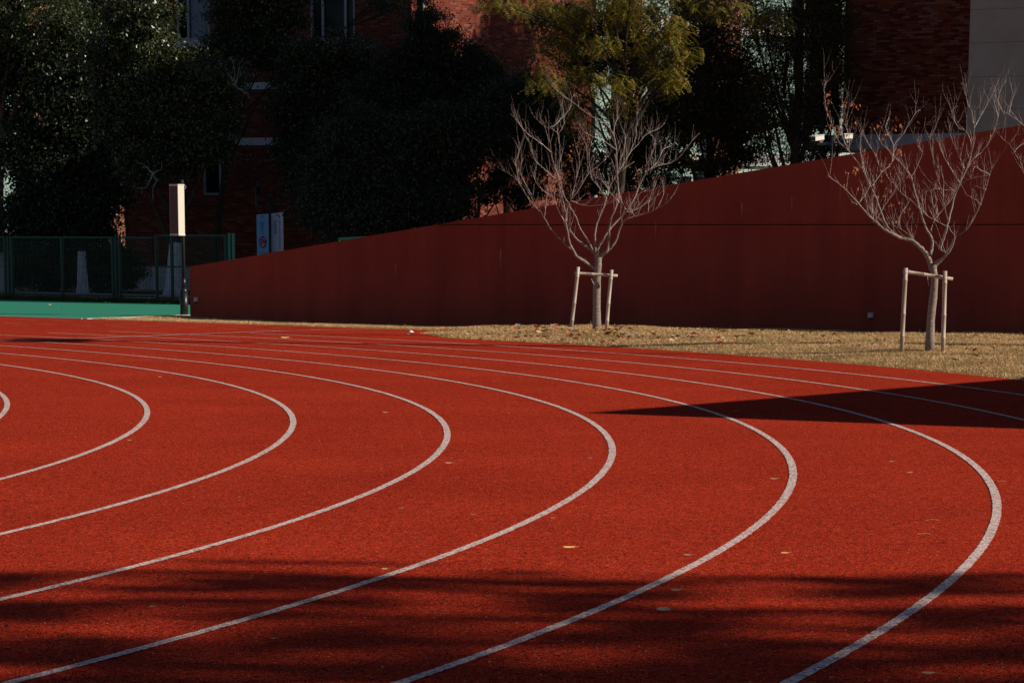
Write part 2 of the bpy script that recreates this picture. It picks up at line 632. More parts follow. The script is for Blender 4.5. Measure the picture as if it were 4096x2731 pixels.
def grass_pts(n):
    x = rng.uniform(-8.5, 10.5, n); y = rng.uniform(30, 61.5, n)
    keep = (np.abs(x) < .178 * y + .3)
    wd = (x - WP.x) * WN.x + (y - WP.y) * WN.y
    keep &= wd > .03
    sd = (x - kk0.x) * kn.x + (y - kk0.y) * kn.y
    keep &= ~((sd < .1) & (y > 56))
    x, y = x[keep], y[keep]
    ins = in_track(x, y)
    x, y = x[~ins], y[~ins]
    return x, y


x, y = grass_pts(620000)
z = ground_z(x, y)
ed = edge_dist(x, y)
blades('dry_grass', x, y, z - .005, .012, .036, .007, M_blade, .7)
x, y = grass_pts(15000)
tuft = np.sin(x * 3.1 + 1) * np.sin(y * 2.3 + x) + rng.normal(0, .5, len(x)) > .75
x, y = x[tuft], y[tuft]
blades('grass_tufts', x, y, ground_z(x, y), .035, .08, .007, M_blade, .4)

# ------------------------------------------------------------------ red wall
wall = thing('garden_wall', (WP.x, WP.y, 0), 'long dark red painted wall whose top edge slopes up to the right', 'wall')
uR, zR = hit(4096, 499, WP, WD)
uL, zL = hit(761, 1067, WP, WD)
um, zm = hit(2500, 853, WP, WD)
slope = (zR - zL) / (uR - uL)
uE = uR + 3.2
zE = zL + slope * (uE - uL)
TH = .22
PR = lambda u, d, z: Vector((WP.x + WD.x * u - WN.x * d, WP.y + WD.y * u - WN.y * d, z))
mb = MB()
mb.v = [PR(0, 0, -.1), PR(uE, 0, -.1), PR(uE, 0, zE), PR(0, 0, zL), PR(0, TH, -.1), PR(uE, TH, -.1), PR(uE, TH, zE), PR(0, TH, zL)]
mb.f = [(0, 1, 2, 3), (5, 4, 7, 6), (4, 0, 3, 7), (3, 2, 6, 7), (1, 5, 6, 2)]
mb.build('wall_body', M_wall, wall)
# joint line
zj = 1.715
uj = (zj - zL) / slope
mb = MB()
mb.box(PR((uj + uE) / 2 + .05, -.001, zj), (uE - uj, .006, .015), (Vector((WD.x, WD.y, 0)), Vector((-WN.x, -WN.y, 0)), Vector((0, 0, 1))))
mb.build('joint_line', M_groove, wall)
# vertical hairline joints and lime streaks (run-off marks)
for (px, py0, py1, wpx) in ((1583, 1046, 1120, 5), (2003, 985, 1090, 6), (2623, 880, 960, 6), (2968, 800, 880, 7), (3168, 780, 860, 5), (3362, 740, 850, 5)):
    u0, z0 = hit(px, py0, WP, WD); u1, z1 = hit(px, py1, WP, WD)
    hw = wpx * .0042 * .9
    mb = MB()
    zm_ = z0 + (z1 - z0) * .25
    mb.quad(PR(u0, -.003, z0), PR(u0 - hw * .9, -.003, zm_), PR(u0 + hw * .1, -.003, z1), PR(u0 + hw, -.003, zm_))
    mb.build('lime_streak', M_lime, wall)
# sockets
for i, (px, py, lab) in enumerate(((3485, 1260, 'small pale socket box low on the red wall between the two bare trees'),
                                   (787, 1197, 'small pale socket box low at the left end of the red wall'))):
    u, zz = hit(px, py, WP, WD)
    t = thing('socket_box', PR(u, 0, zz), lab, 'socket', 'socket boxes on the red wall')
    ax = (Vector((WD.x, WD.y, 0)), Vector((-WN.x, -WN.y, 0)), Vector((0, 0, 1)))
    MB().box(PR(u, -.02, zz), (.085, .04, .08), ax).build('cover', M_kerb, t)
    MB().box(PR(u + .0, -.0425, zz + .022), (.06, .004, .008), ax).build('label_strip', M_dead, t)
    MB().tube([PR(u - .01, -.012, zz - .04), PR(u - .01, -.012, zz - .085)], .014, 8).build('conduit', M_dark, t)

# ------------------------------------------------------------------ speaker pole
pY = 60.6
pb = G(737, 1261)
def PW(px, py, Y=None): return W(px, py, Y or pb.y)
pole = thing('speaker_pole', (pb.x, pb.y, 0), 'slim black metal pole with thick base left of the red wall end', 'pole')  # carries the loudspeaker, no lamp on it
mpx = pb.y / FPX
cxp = pb.x
def zat(py): return PW(737, py).z
mb = MB()
mb.tube([(cxp, pb.y, -.05), (cxp, pb.y, zat(1168))], 15.5 * mpx, 20)
mb.tube([(cxp, pb.y, zat(1168)), (cxp, pb.y, zat(1162)), (cxp, pb.y, zat(1150))], [15.5 * mpx, 14 * mpx, 9 * mpx], 20)
mb.build('base_sleeve', M_black, pole, True)
mb = MB(); mb.tube([(cxp, pb.y, zat(1152)), (cxp, pb.y, zat(1112))], 8.6 * mpx, 16)
mb.build('collar', M_black, pole, True)
mb = MB(); mb.tube([(cxp, pb.y, zat(1112)), (cxp, pb.y, zat(720))], 7 * mpx, 16)
mb.build('shaft', M_dark, pole, True)
spk = thing('column_speaker', PW(709, 943, pb.y - .12), 'tall slim cream column loudspeaker with brown grille hung on the black pole', 'loudspeaker')
ztop, zbot = PW(709, 740, pb.y - .12).z, PW(709, 940, pb.y - .12).z
# plan: grille face turned left of the camera, cream side to the right
c = PW(709, 840, pb.y - .14)
fx = Vector((1, -.10, 0)).normalized()          # roughly across
# corner points in plan (camera sees grille from px 679..712, side 712..738)
def pl(px, dy): q = PW(px, 840, pb.y + dy); return Vector((q.x, q.y))
a = pl(679, -.26); b_ = pl(713, -.33); c_ = pl(738, -.15); d_ = pl(700, -.07)
mb = MB().prism([a, b_, c_, d_], zbot + .012, ztop - .012); body = mb.build('cabinet', M_cream, spk)
off = Vector((-(b_ - a).y, (b_ - a).x)).normalized() * -.006
g0 = a + (b_ - a) * .04; g1 = b_ - (b_ - a) * .03
mb = MB().prism([g0 + off, g1 + off, g1, g0], zbot + .025, ztop - .025); mb.build('grille', M_grille, spk)
cen = (a + b_ + c_ + d_) / 4
ex = lambda p: cen + (p - cen) * 1.05
MB().prism([ex(a), ex(b_), ex(c_), ex(d_)], ztop - .012, ztop + .012).build('top_cap', M_cream, spk)
MB().prism([ex(a), ex(b_), ex(c_), ex(d_)], zbot - .012, zbot + .012).build('bottom_cap', M_cream, spk)
pts = [PW(732, 752, pb.y - .1), PW(741, 742, pb.y - .1), PW(744, 748, pb.y - .09), PW(740, 756, pb.y - .08), PW(732, 757, pb.y - .1)]
MB().tube(pts, .006, 6).build('cable', M_pipe, spk, True)
for zz in (ztop - .12, zbot + .1):
    MB().box(((c_.x + d_.x) / 2, pb.y - .07, zz), (.05, .1, .03)).build('bracket', M_dark, spk)

# ------------------------------------------------------------------ bamboo supports


def bamboo(p0, p1, r, nodes, n=12, top_open=True):
    p0, p1 = Vector(p0), Vector(p1)
    Ln = (p1 - p0).length
    pts = [(0, r * 1.0)]
    for q in nodes:
        pts += [(q - .012 / Ln, r * .97), (q - .004 / Ln, r * 1.12), (q + .004 / Ln, r * 1.12), (q + .012 / Ln, r * .95)]
    pts.append((1, r * .96))
    bow = Vector((random.uniform(-1, 1), random.uniform(-1, 1), 0)) * .008
    m_ = MB().tube([p0.lerp(p1, t) + bow * math.sin(math.pi * t) for t, _ in pts], [rr for _, rr in pts], n)
    if top_open:      # hollow end
        d = (p1 - p0).normalized()
        m_.tube([p1 + d * .0005, p1 + d * .001], [r * .96, r * .96], n, False)
    return m_


def support(name, sl, sr, bar, Y, r, label):
    """sl, sr: (base px, top px) of the stakes; bar: left and right ends"""
    zb = gz(*W(*sl[0], Y).xy)
    bl = W(*sl[0], Y)
    root = thing(name, Vector((W((sl[0][0] + sr[0][0]) / 2, sl[0][1], Y).x, Y, 0)), label, 'tree support', 'bamboo supports of the bare trees')
    for (b0, t0) in (sl, sr):
        p0 = W(*b0, Y - .17); p1 = W(*t0, Y - .17); p0 += (p0 - p1).normalized() * .10
        bamboo(p0, p1, r, [.22 + random.uniform(-.03, .03), .5 + random.uniform(-.05, .05), .86]).build('stake', M_bamboo, root, True)
    q0, q1 = W(*bar[0], Y - .115), W(*bar[1], Y - .115)
    br = bamboo(q0, q1, r * .8, [.12, .42, .72], 12).build('crossbar', M_bamboo, root, True)
    d = (q1 - q0).normalized()
    m_ = MB().tube([q1 + d * .0015, q1 + d * .003], [r * .55, r * .55], 10); m_.build('hollow_end', M_dark, br)
    # ties
    for (b0, t0) in (sl, sr):
        px = t0[0]; f_ = (px - bar[0][0]) / (bar[1][0] - bar[0][0])
        c0 = q0.lerp(q1, f_)
        m_ = MB(); P = []
        for k in range(13):
            an = 2 * math.pi * k / 12
            P.append(c0 + Vector((r * 1.25 * math.cos(an), -.027 + .070 * math.sin(an) * .9, .02 * math.sin(an * 1 + .7))))
        m_.tube(P, .003, 5).build('tie', M_string, root, True)
    return root, q0, q1


T1Y, T2Y = 48.0, 40.2
s1, q0, q1 = support('bamboo_support', ((2285, 1309), (2313, 1068)), ((2427, 1313), (2447, 1079)), ((2298, 1092), (2470, 1103)), T1Y, .028,
                     'bamboo frame propping the bare tree in the middle of the red wall')
m_ = MB(); m_.tube([W(2365, 1114, T1Y - .14), W(2372, 1130, T1Y - .14), W(2383, 1152, T1Y - .12)], .004, 5)
m_.tube([W(2371, 1127, T1Y - .14), W(2384, 1137, T1Y - .12)], .003, 5); m_.build('loose_string', M_string, s1)
s2, q0, q1 = support('bamboo_support', ((3608, 1378), (3623, 1072)), ((3772, 1385), (3780, 1084)), ((3612, 1085), (3811, 1116)), T2Y, .029,
                     'bamboo frame propping the bare tree near the right edge')
m_ = MB(); m_.tube([W(3710, 1100, T2Y - .13), W(3711, 1118, T2Y - .14), W(3715, 1143, T2Y - .13)], .003, 5); m_.build('loose_string', M_string, s2)

# ------------------------------------------------------------------ bare trees


def smooth_path(pts, n):
    """catmull-rom resample of a list of Vectors"""
    if len(pts) < 3: return [pts[0].lerp(pts[-1], i / n) for i in range(n + 1)]
    P = [pts[0] * 2 - pts[1]] + pts + [pts[-1] * 2 - pts[-2]]
    out = []
    seg = len(pts) - 1
    per = max(1, n // seg)
    for i in range(seg):
        for j in range(per):
            t = j / per
            a, b, c, d = P[i], P[i + 1], P[i + 2], P[i + 3]
            out.append(.5 * ((2 * b) + (c - a) * t + (2 * a - 5 * b + 4 * c - d) * t * t + (3 * b - a - 3 * c + d) * t ** 3))
    out.append(pts[-1])
    return out


def bare_tree(name, label, base, Y, sc, org, trunk, limbs, leafspots, seed, twig_density=1.0, group='bare young trees along the red wall', twmax=.46):
    R_ = random.Random(seed)
    root = thing(name, base, label, 'tree', group)
    mpp = Y / FPX
    w_ = lambda c, dy: W(org[0] + c[0] / sc, org[1] + c[1] / sc, Y + dy)
    mt = MB()
    tp = [W(p[0], p[1], Y) for p in trunk]
    tp[0].z -= .12
    path = smooth_path(tp, 16)
    rr = [trunk[0][2] + (trunk[-1][2] - trunk[0][2]) * i / (len(path) - 1) for i in range(len(path))]
    rr = [r * mpp * (1 + .16 * math.exp(-i * .9)) * (1 + .05 * math.sin(i * 2.1)) for i, r in enumerate(rr)]
    mt.tube(path, rr, 16)
    mt.build('trunk', M_bark, root, True)
    thick, tw, sh = MB(), MB(), MB()
    leaves_ = []
    for li, (pts, r0, r1, dep) in enumerate(limbs):
        n = len(pts)
        P = []
        for i, c in enumerate(pts):
            f = i / (n - 1)
            d0, d1 = dep
            P.append(w_(c, d0 + (d1 - d0) * f + .03 * math.sin(i * 1.7 + li)))
        path = smooth_path(P, max(8, (n - 1) * 4))
        m = len(path)
        jit = [Vector((R_.gauss(0, 1), R_.gauss(0, 1), R_.gauss(0, .6))) * .003 for _ in path]
        path = [p + j for p, j in zip(path, jit)]
        kf = .84 if r0 > 8 else .58
        rad = [kf * (r0 + (r1 * .45 - r0) * (i / (m - 1)) ** .8) * mpp / sc * (1 + .07 * math.sin(i * 1.9 + li)) for i in range(m)]
        (thick if r0 > 5.5 else tw).tube(path, rad, 10 if r0 > 8 else 6)
        # twigs
        tot = sum((path[i + 1] - path[i]).length for i in range(m - 1))
        nt_ = int(tot * 19 * twig_density * (1.15 if r0 < 8 else .6))
        for _ in range(nt_):
            f = R_.uniform(.30 if r0 > 8 else .08, 1)
            i = min(m - 2, int(f * (m - 1)))
            p = path[i].copy()
            t = (path[i + 1] - path[i]).normalized()
            s = R_.choice((-1, 1))
            dirn = (t * .75 + Vector((s * R_.uniform(.15, .65), R_.uniform(-.5, .5), .5))).normalized()
            ln = R_.uniform(.10, twmax) * (.55 if R_.random() < .4 else 1)
            q = [p]; k = 5
            for j in range(k):
                dirn = (dirn + Vector((R_.gauss(0, .10), R_.gauss(0, .10), .13))).normalized()
                q.append(q[-1] + dirn * ln / k)
            rb = max(.0011, min(rad[i] * .5, .0022))
            sh.tube(q, [rb * (1 - .70 * j / k) for j in range(k + 1)], 4, False)
            if R_.random() < .45 and ln > .22:
                p2 = q[2]; d2 = (dirn + Vector((-s * .7, R_.uniform(-.3, .3), .1))).normalized()
                qq = [p2]
                for j in range(3):
                    d2 = (d2 + Vector((R_.gauss(0, .1), R_.gauss(0, .1), .16))).normalized()
                    qq.append(qq[-1] + d2 * ln * .18)
                sh.tube(qq, [rb * .6, rb * .5, rb * .4, rb * .3], 3, False)
    thick.build('limbs', M_bark, root, True)
    tw.build('branches', M_twig, root, True)
    sh.build('twigs', M_bud, root, True)
    lm = MB()
    for (cx_, cy_, cnt, spread) in leafspots:
        for _ in range(cnt):
            c = w_((cx_ + R_.gauss(0, spread), cy_ + R_.gauss(0, spread) * 1.2), R_.uniform(-.12, .12))
            a = R_.uniform(0, 6.28); ln = R_.uniform(.028, .06); wd = ln * R_.uniform(.3, .5)
            dn_ = Vector((R_.gauss(0, .35), R_.gauss(0, .35), -1)).normalized()
            sd = Vector((math.cos(a), math.sin(a), R_.gauss(0, .3))).normalized() * wd
            cu = Vector((math.sin(a), -math.cos(a), 0)) * ln * .25
            lm.quad(c, c + dn_ * ln * .45 + sd * .5 + cu, c + dn_ * ln, c + dn_ * ln * .55 - sd * .5 + cu)
    if lm.v: lm.build('dead_leaves', M_dead, root)
    return root


t1_limbs = [
    ([(815, 1530), (760, 1490), (700, 1450), (650, 1420), (610, 1360), (580, 1290), (560, 1200), (548, 1100), (560, 1020), (580, 960), (640, 880), (740, 720), (830, 650), (930, 540), (1000, 450)], 17, 4, (0, -.35)),
    ([(735, 1465), (715, 1430), (680, 1425), (655, 1395), (590, 1350), (500, 1265), (430, 1190), (370, 1090), (340, 1045), (250, 950), (190, 850), (150, 770), (140, 680), (140, 600), (170, 500), (210, 400)], 10, 2.5, (0, .4)),
    ([(800, 1400), (780, 1370), (720, 1330), (650, 1280), (600, 1220), (565, 1160), (545, 1060), (530, 960), (500, 860), (490, 740), (500, 600), (500, 480), (490, 390)], 15, 4, (0, .25)),
    ([(545, 1130), (490, 1030), (460, 950), (430, 910), (370, 870), (320, 820), (290, 770), (280, 720)], 5, 2, (.15, .5)),
    ([(775, 1360), (720, 1260), (670, 1180), (640, 1100), (600, 1020), (560, 950), (520, 870), (500, 780), (450, 640), (430, 540), (415, 440), (400, 330)], 10, 4, (0, -.3)),
    ([(795, 1380), (795, 1230), (810, 1140), (840, 1060), (880, 960), (910, 850), (970, 740), (1050, 670), (1125, 620)], 11, 5, (0, .45)),
    ([(815, 1400), (815, 1350), (850, 1290), (880, 1240), (940, 1160), (1010, 1080), (1060, 1030), (1110, 950), (1160, 840), (1200, 750), (1250, 690), (1340, 650), (1430, 630), (1500, 580), (1560, 510), (1620, 430), (1670, 380)], 15, 2.5, (0, .2)),
    ([(1250, 690), (1310, 630), (1340, 570), (1370, 515), (1430, 490), (1465, 460)], 5, 2.5, (.12, .3)),
    ([(840, 1430), (855, 1400), (900, 1360), (910, 1300), (910, 1200), (930, 1090), (960, 1020), (990, 930), (985, 800), (975, 650), (970, 500), (940, 380), (860, 290), (760, 240), (680, 180), (600, 120), (510, 60), (440, 0)], 16, 3, (0, -.3)),
    ([(950, 400), (960, 320), (980, 250), (980, 170), (978, 120)], 3.5, 2, (-.2, -.1)),
    ([(850, 1410), (930, 1340), (980, 1260), (1010, 1160), (1045, 1110), (1130, 1080), (1230, 1050), (1320, 1010), (1400, 960), (1465, 880)], 13, 2.5, (0, -.4)),
    ([(1060, 1045), (1140, 1020), (1240, 960), (1340, 890)], 6, 3, (.05, .3)),
    ([(590, 945), (680, 980), (780, 990), (900, 970), (980, 940)], 4, 2, (-.2, -.5)),
    ([(455, 760), (380, 690), (320, 640), (280, 580), (260, 480), (215, 415)], 4, 1.8, (-.1, -.4)),
    ([(430, 540), (330, 460), (220, 380), (150, 290), (90, 220)], 4, 1.8, (-.25, -.6)),
    ([(490, 390), (440, 350), (380, 330), (310, 270), (260, 210)], 3.5, 1.8, (.25, .4)),
    ([(400, 340), (470, 310), (520, 250), (580, 190), (600, 110), (585, 30)], 3.5, 1.8, (-.3, -.1)),
    ([(490, 390), (535, 300), (530, 200), (500, 110)], 3.2, 1.8, (.25, .2)),
    ([(970, 520), (870, 450), (770, 410), (700, 370), (660, 310)], 3.5, 1.8, (-.25, -.6)),
    ([(1000, 700), (1080, 560), (1150, 480), (1230, 390), (1320, 350), (1380, 300)], 5, 1.8, (-.1, .2)),
    ([(1000, 960), (920, 880), (860, 790), (760, 740)], 4.5, 2, (-.2, .1)),
    ([(1060, 1030), (1010, 930), (990, 800)], 4, 2, (.05, .3)),
    ([(1080, 560), (1130, 440), (1145, 330), (1143, 210)], 3.2, 1.6, (.05, .25)),
    ([(1220, 660), (1270, 560), (1290, 440), (1200, 320)], 3.2, 1.6, (.1, -.2)),
    ([(370, 1090), (385, 990), (400, 880), (460, 760), (470, 640)], 3.5, 1.8, (.2, 0)),
    ([(180, 810), (100, 740), (0, 680)], 2.8, 1.5, (.3, .5)),
    ([(265, 900), (190, 760), (165, 690), (190, 600)], 3, 1.6, (.3, .1)),
    ([(740, 720), (730, 600), (720, 480), (680, 400)], 3.5, 1.8, (-.2, -.4)),
    ([(600, 930), (640, 760), (665, 640), (660, 550)], 3.5, 1.8, (-.1, .2)),
    ([(890, 950), (830, 840), (770, 760), (750, 640), (745, 520)], 3.5, 1.8, (.3, .5)),
    ([(1130, 1080), (1090, 1000), (1180, 880), (1280, 860), (1300, 790)], 3, 1.6, (-.2, -.1)),
    ([(1240, 1040), (1250, 940), (1280, 850), (1290, 780)], 3, 1.6, (-.3, -.2)),
    ([(1330, 990), (1370, 880), (1355, 770)], 2.6, 1.5, (-.35, -.2)),
    ([(1000, 620), (1040, 500), (1045, 400), (1010, 300)], 3, 1.6, (-.2, .1)),
]
tb = W(2387, 1314, T1Y)
bare_tree('bare_tree', 'leafless pale-barked young tree standing midway along the red wall', (tb.x, T1Y, 0), T1Y, 2.091, (2000, 350),
          [(2387, 1320, 15.5), (2387, 1178, 15), (2389, 1111, 15), (2392, 1070, 15), (2393, 1040, 15.5), (2391, 1016, 13)], t1_limbs,
          [(595, 480, 2, 5), (595, 520, 2, 5), (580, 560, 5, 9), (255, 650, 2, 5), (272, 512, 2, 5), (380, 835, 5, 10), (845, 868, 7, 10), (1225, 665, 6, 9), (335, 710, 2, 6), (125, 635, 1, 3), (780, 715, 1, 3)], 5)

t2_limbs = [
    ([(935, 1530), (915, 1450), (885, 1395), (840, 1350), (780, 1300), (700, 1280), (640, 1255), (560, 1210), (490, 1150), (430, 1090), (360, 1010), (270, 910), (190, 840), (115, 790)], 27, 6, (0, -.3)),
    ([(700, 1275), (620, 1230), (575, 1170), (540, 1080), (500, 970), (460, 880), (420, 800), (390, 740), (330, 660), (280, 590), (210, 530), (180, 470), (140, 360), (110, 270), (95, 150), (95, 80), (130, 40)], 12, 2, (-.1, .3)),
    ([(290, 600), (250, 520), (230, 430), (225, 330), (235, 250), (250, 215)], 3.5, 2, (.2, .4)),
    ([(290, 590), (285, 480), (260, 400), (270, 310), (305, 230)], 3.5, 2, (.2, 0)),
    ([(800, 1295), (740, 1240), (670, 1200), (590, 1165), (500, 1120), (450, 1050), (415, 960), (400, 900)], 7, 2.5, (-.05, .3)),
    ([(925, 1410), (940, 1330), (930, 1270), (890, 1200), (850, 1090), (820, 980), (790, 880), (775, 800), (740, 750), (680, 680), (600, 600), (540, 530), (510, 485)], 15, 5, (0, .3)),
    ([(775, 800), (820, 720), (860, 610), (830, 560), (820, 490)], 4, 2, (.2, 0)),
    ([(950, 1520), (975, 1470), (1040, 1420), (1090, 1350), (1120, 1270)], 22, 9, (0, -.15)),
    ([(960, 1500), (1010, 1450), (1045, 1400), (1000, 1370), (960, 1320)], 16, 7, (.05, .12)),
    ([(1120, 1270), (1200, 1220), (1250, 1150), (1300, 1060), (1340, 950), (1370, 850), (1390, 770), (1400, 740), (1435, 700)], 7, 2, (-.15, -.4)),
    ([(1390, 785), (1300, 800), (1200, 830), (1140, 900)], 3.5, 2, (-.4, -.1)),
    ([(1390, 780), (1330, 750), (1270, 720), (1260, 765)], 3, 2, (-.4, -.6)),
    ([(1325, 1015), (1250, 960), (1190, 930)], 3, 2, (-.35, -.2)),
    ([(1360, 900), (1300, 880), (1270, 865)], 2.6, 1.6, (-.35, -.3)),
    ([(995, 1370), (1030, 1280), (1060, 1170), (1090, 1060), (1110, 960), (1150, 860), (1200, 760), (1240, 640), (1260, 540), (1265, 420), (1250, 300), (1215, 220), (1200, 150), (1205, 80)], 12, 2.5, (.1, .3)),
    ([(1060, 1150), (1040, 1050), (1025, 960), (1000, 860), (960, 720), (930, 590), (915, 500), (880, 400), (935, 390)], 7, 2, (.1, -.3)),
    ([(915, 500), (960, 430), (970, 370)], 3, 1.8, (-.2, -.3)),
    ([(1055, 1190), (960, 1140), (870, 1080), (780, 990), (690, 920), (640, 860), (590, 800), (570, 740)], 6.5, 2, (.1, -.4)),
    ([(930, 1230), (945, 1160), (1000, 1080), (1080, 990), (1120, 930)], 7, 4, (.1, .4)),
    ([(1130, 910), (1040, 900), (960, 895), (880, 930), (850, 970)], 4, 2, (.2, .4)),
    ([(1190, 730), (1150, 640), (1100, 520), (1075, 440), (1085, 370)], 4, 2, (.2, .5)),
    ([(1150, 840), (1090, 740), (1030, 640), (1000, 560), (995, 470)], 4, 2, (.2, -.1)),
    ([(1260, 560), (1210, 450), (1150, 420), (1100, 330), (1090, 265)], 4, 2, (.25, .5)),
    ([(1200, 760), (1260, 660), (1340, 590), (1420, 450), (1455, 330), (1465, 150), (1520, 40)], 5, 2, (.2, -.1)),
    ([(1455, 330), (1430, 220), (1440, 110)], 3, 1.6, (0, .2)),
    ([(1265, 420), (1330, 300), (1400, 180), (1440, 90)], 3.5, 1.6, (.3, .5)),
    ([(1250, 300), (1310, 240), (1340, 150)], 3, 1.6, (.3, .1)),
    ([(460, 880), (540, 770), (620, 690), (640, 560), (720, 450), (800, 310), (845, 270)], 5.5, 2, (.1, .4)),
    ([(490, 1150), (520, 1100), (590, 990), (650, 900), (710, 800), (670, 750)], 4, 2, (-.2, -.5)),
    ([(360, 1010), (420, 930), (460, 840)], 3.5, 2, (-.2, -.1)),
    ([(420, 800), (390, 660), (375, 540), (385, 450)], 3.2, 1.8, (.05, .4)),
    ([(540, 760), (500, 640), (450, 560), (410, 480)], 3.2, 1.8, (.15, .5)),
    ([(690, 1200), (680, 1120), (740, 1020), (770, 970)], 3.2, 1.8, (.1, .4)),
    ([(790, 1280), (740, 1190), (770, 1110)], 3, 1.8, (-.05, -.3)),
    ([(640, 560), (600, 470), (570, 400), (600, 340)], 3.2, 1.8, (.3, .5)),
    ([(1060, 1180), (1090, 1230), (1120, 1270)], 3.5, 3, (.1, -.1)),
    ([(975, 1090), (940, 1000), (930, 900)], 3.2, 1.8, (.2, .5)),
    ([(350, 1015), (300, 995)], 3, 1.5, (-.2, -.3)),
    ([(480, 1160), (465, 1000), (490, 900), (470, 790)], 3, 1.8, (-.15, .2)),
]
t2_leaves = [(120, 150, 7, 10), (125, 195, 6, 9), (118, 285, 8, 9), (250, 225, 8, 11), (320, 220, 7, 10), (345, 235, 7, 10), (265, 345, 3, 7), (330, 370, 3, 9), (315, 390, 3, 7),
             (198, 400, 6, 10), (195, 440, 6, 9), (140, 390, 3, 8), (270, 465, 3, 6), (655, 330, 5, 10), (525, 395, 7, 9), (475, 410, 3, 8), (635, 410, 6, 11), (700, 380, 4, 9), (575, 460, 8, 10),
             (530, 500, 5, 8), (845, 272, 2, 4), (830, 370, 3, 6), (400, 590, 9, 12), (420, 640, 2, 6), (690, 600, 11, 15), (340, 720, 13, 16), (335, 745, 10, 13), (255, 755, 4, 8), (535, 710, 12, 14),
             (600, 685, 4, 8), (630, 705, 4, 8), (750, 790, 8, 10), (265, 850, 6, 12), (375, 870, 5, 9), (550, 810, 7, 10), (620, 770, 3, 8), (490, 870, 4, 9), (500, 940, 5, 10), (575, 880, 4, 9),
             (620, 1010, 14, 12), (690, 995, 4, 7), (560, 940, 3, 8), (805, 935, 9, 15), (720, 1070, 3, 6), (1095, 605, 2, 5), (1275, 665, 4, 9), (610, 895, 3, 8), (765, 1040, 2, 5), (675, 1135, 1, 3), (1398, 460, 2, 6), (1137, 235, 1, 3)]
tb = W(3719, 1383, T2Y)
bare_tree('bare_tree', 'leafless young tree with brown seed clusters near the right edge', (tb.x, T2Y, 0), T2Y, 1.96, (3250, 300),
          [(3719, 1390, 17), (3723, 1281, 15), (3733, 1191, 14.5), (3738, 1122, 14.5), (3735, 1088, 16), (3733, 1066, 18), (3733, 1056, 12)], t2_limbs, t2_leaves, 9)

t3_limbs = [
    ([(1830, 1150), (1720, 900), (1658, 750), (1600, 640), (1540, 540), (1490, 500), (1495, 420), (1510, 330), (1480, 280)], 6, 1.8, (0, .2)),
    ([(1850, 700), (1760, 500), (1658, 400), (1600, 350), (1540, 310), (1500, 290)], 4.5, 1.8, (0, -.3)),
    ([(1545, 545), (1590, 480), (1640, 465)], 2.8, 1.5, (.15, 0)),
    ([(1580, 610), (1620, 560), (1700, 520)], 2.8, 1.5, (.15, .3)),
    ([(1540, 310), (1560, 230), (1590, 110)], 2.6, 1.4, (-.2, 0)),
    ([(1840, 1180), (1850, 900), (1850, 700), (1900, 450), (1890, 250)], 12, 3, (0, 0)),
    ([(1850, 1150), (1960, 950), (2050, 700), (2080, 400)], 10, 2.5, (0, .2)),
    ([(1850, 1150), (1990, 1050), (2150, 900), (2300, 650)], 9, 2.5, (0, -.2)),
]
bare_tree('bare_tree', 'leafless tree whose thin branches reach in over the right edge', (W(4190, 1300, 39.0).x, 39.0, 0), 39.0, 1.96, (3250, 300),
          [(4190, 1400, 17), (4192, 1200, 15), (4190, 1000, 15), (4193, 880, 15)], t3_limbs, [], 21, .7)

# ------------------------------------------------------------------ litter


def fallen(name, px, py, ln, asp, ang, m, label, group=None, curl=.2, zoff=.004):
    g = G(px, py)
    z0 = max(0.0, gz(g.x, g.y)) if not in_track(np.array([g.x]), np.array([g.y]))[0] else 0.0
    if z0 > 0: g = G(px, py, z0)
    m_ = MB(); n = 7
    c, s = math.cos(ang), math.sin(ang)
    rows = []
    for i in range(n + 1):
        t = i / n * 2 - 1
        wd = asp * ln * .5 * math.sqrt(max(0, 1 - abs(t) ** 2.2)) + .0004
        zz = zoff + curl * ln * t * t * .5 + .004
        xx = t * ln / 2
        rows.append([(xx, -wd * .85, zz + wd * .25), (xx, 0, zz + wd * .45), (xx, wd * .85, zz + wd * 1.25)])
    for i in range(n):
        for j in range(2):
            q = [rows[i][j], rows[i + 1][j], rows[i + 1][j + 1], rows[i][j + 1]]
            m_.quad(*[(g.x + a * c - b * s, g.y + a * s + b * c, z0 + d) for a, b, d in q])
    # stalk
    a = rows[-1][1]; e = (a[0] + ln * .22, 0.002, a[2] + .002)
    m_.tube([(g.x + a[0] * c, g.y + a[0] * s, z0 + a[2]), (g.x + e[0] * c - e[1] * s, g.y + e[0] * s, z0 + e[2])], .0012, 4)
    o = m_.build(name, m)
    # move origin to the leaf
    o.data.transform(Matrix.Translation((-g.x, -g.y, -z0))); o.location = (g.x, g.y, z0)
    return tag(o, label, 'leaf', group)


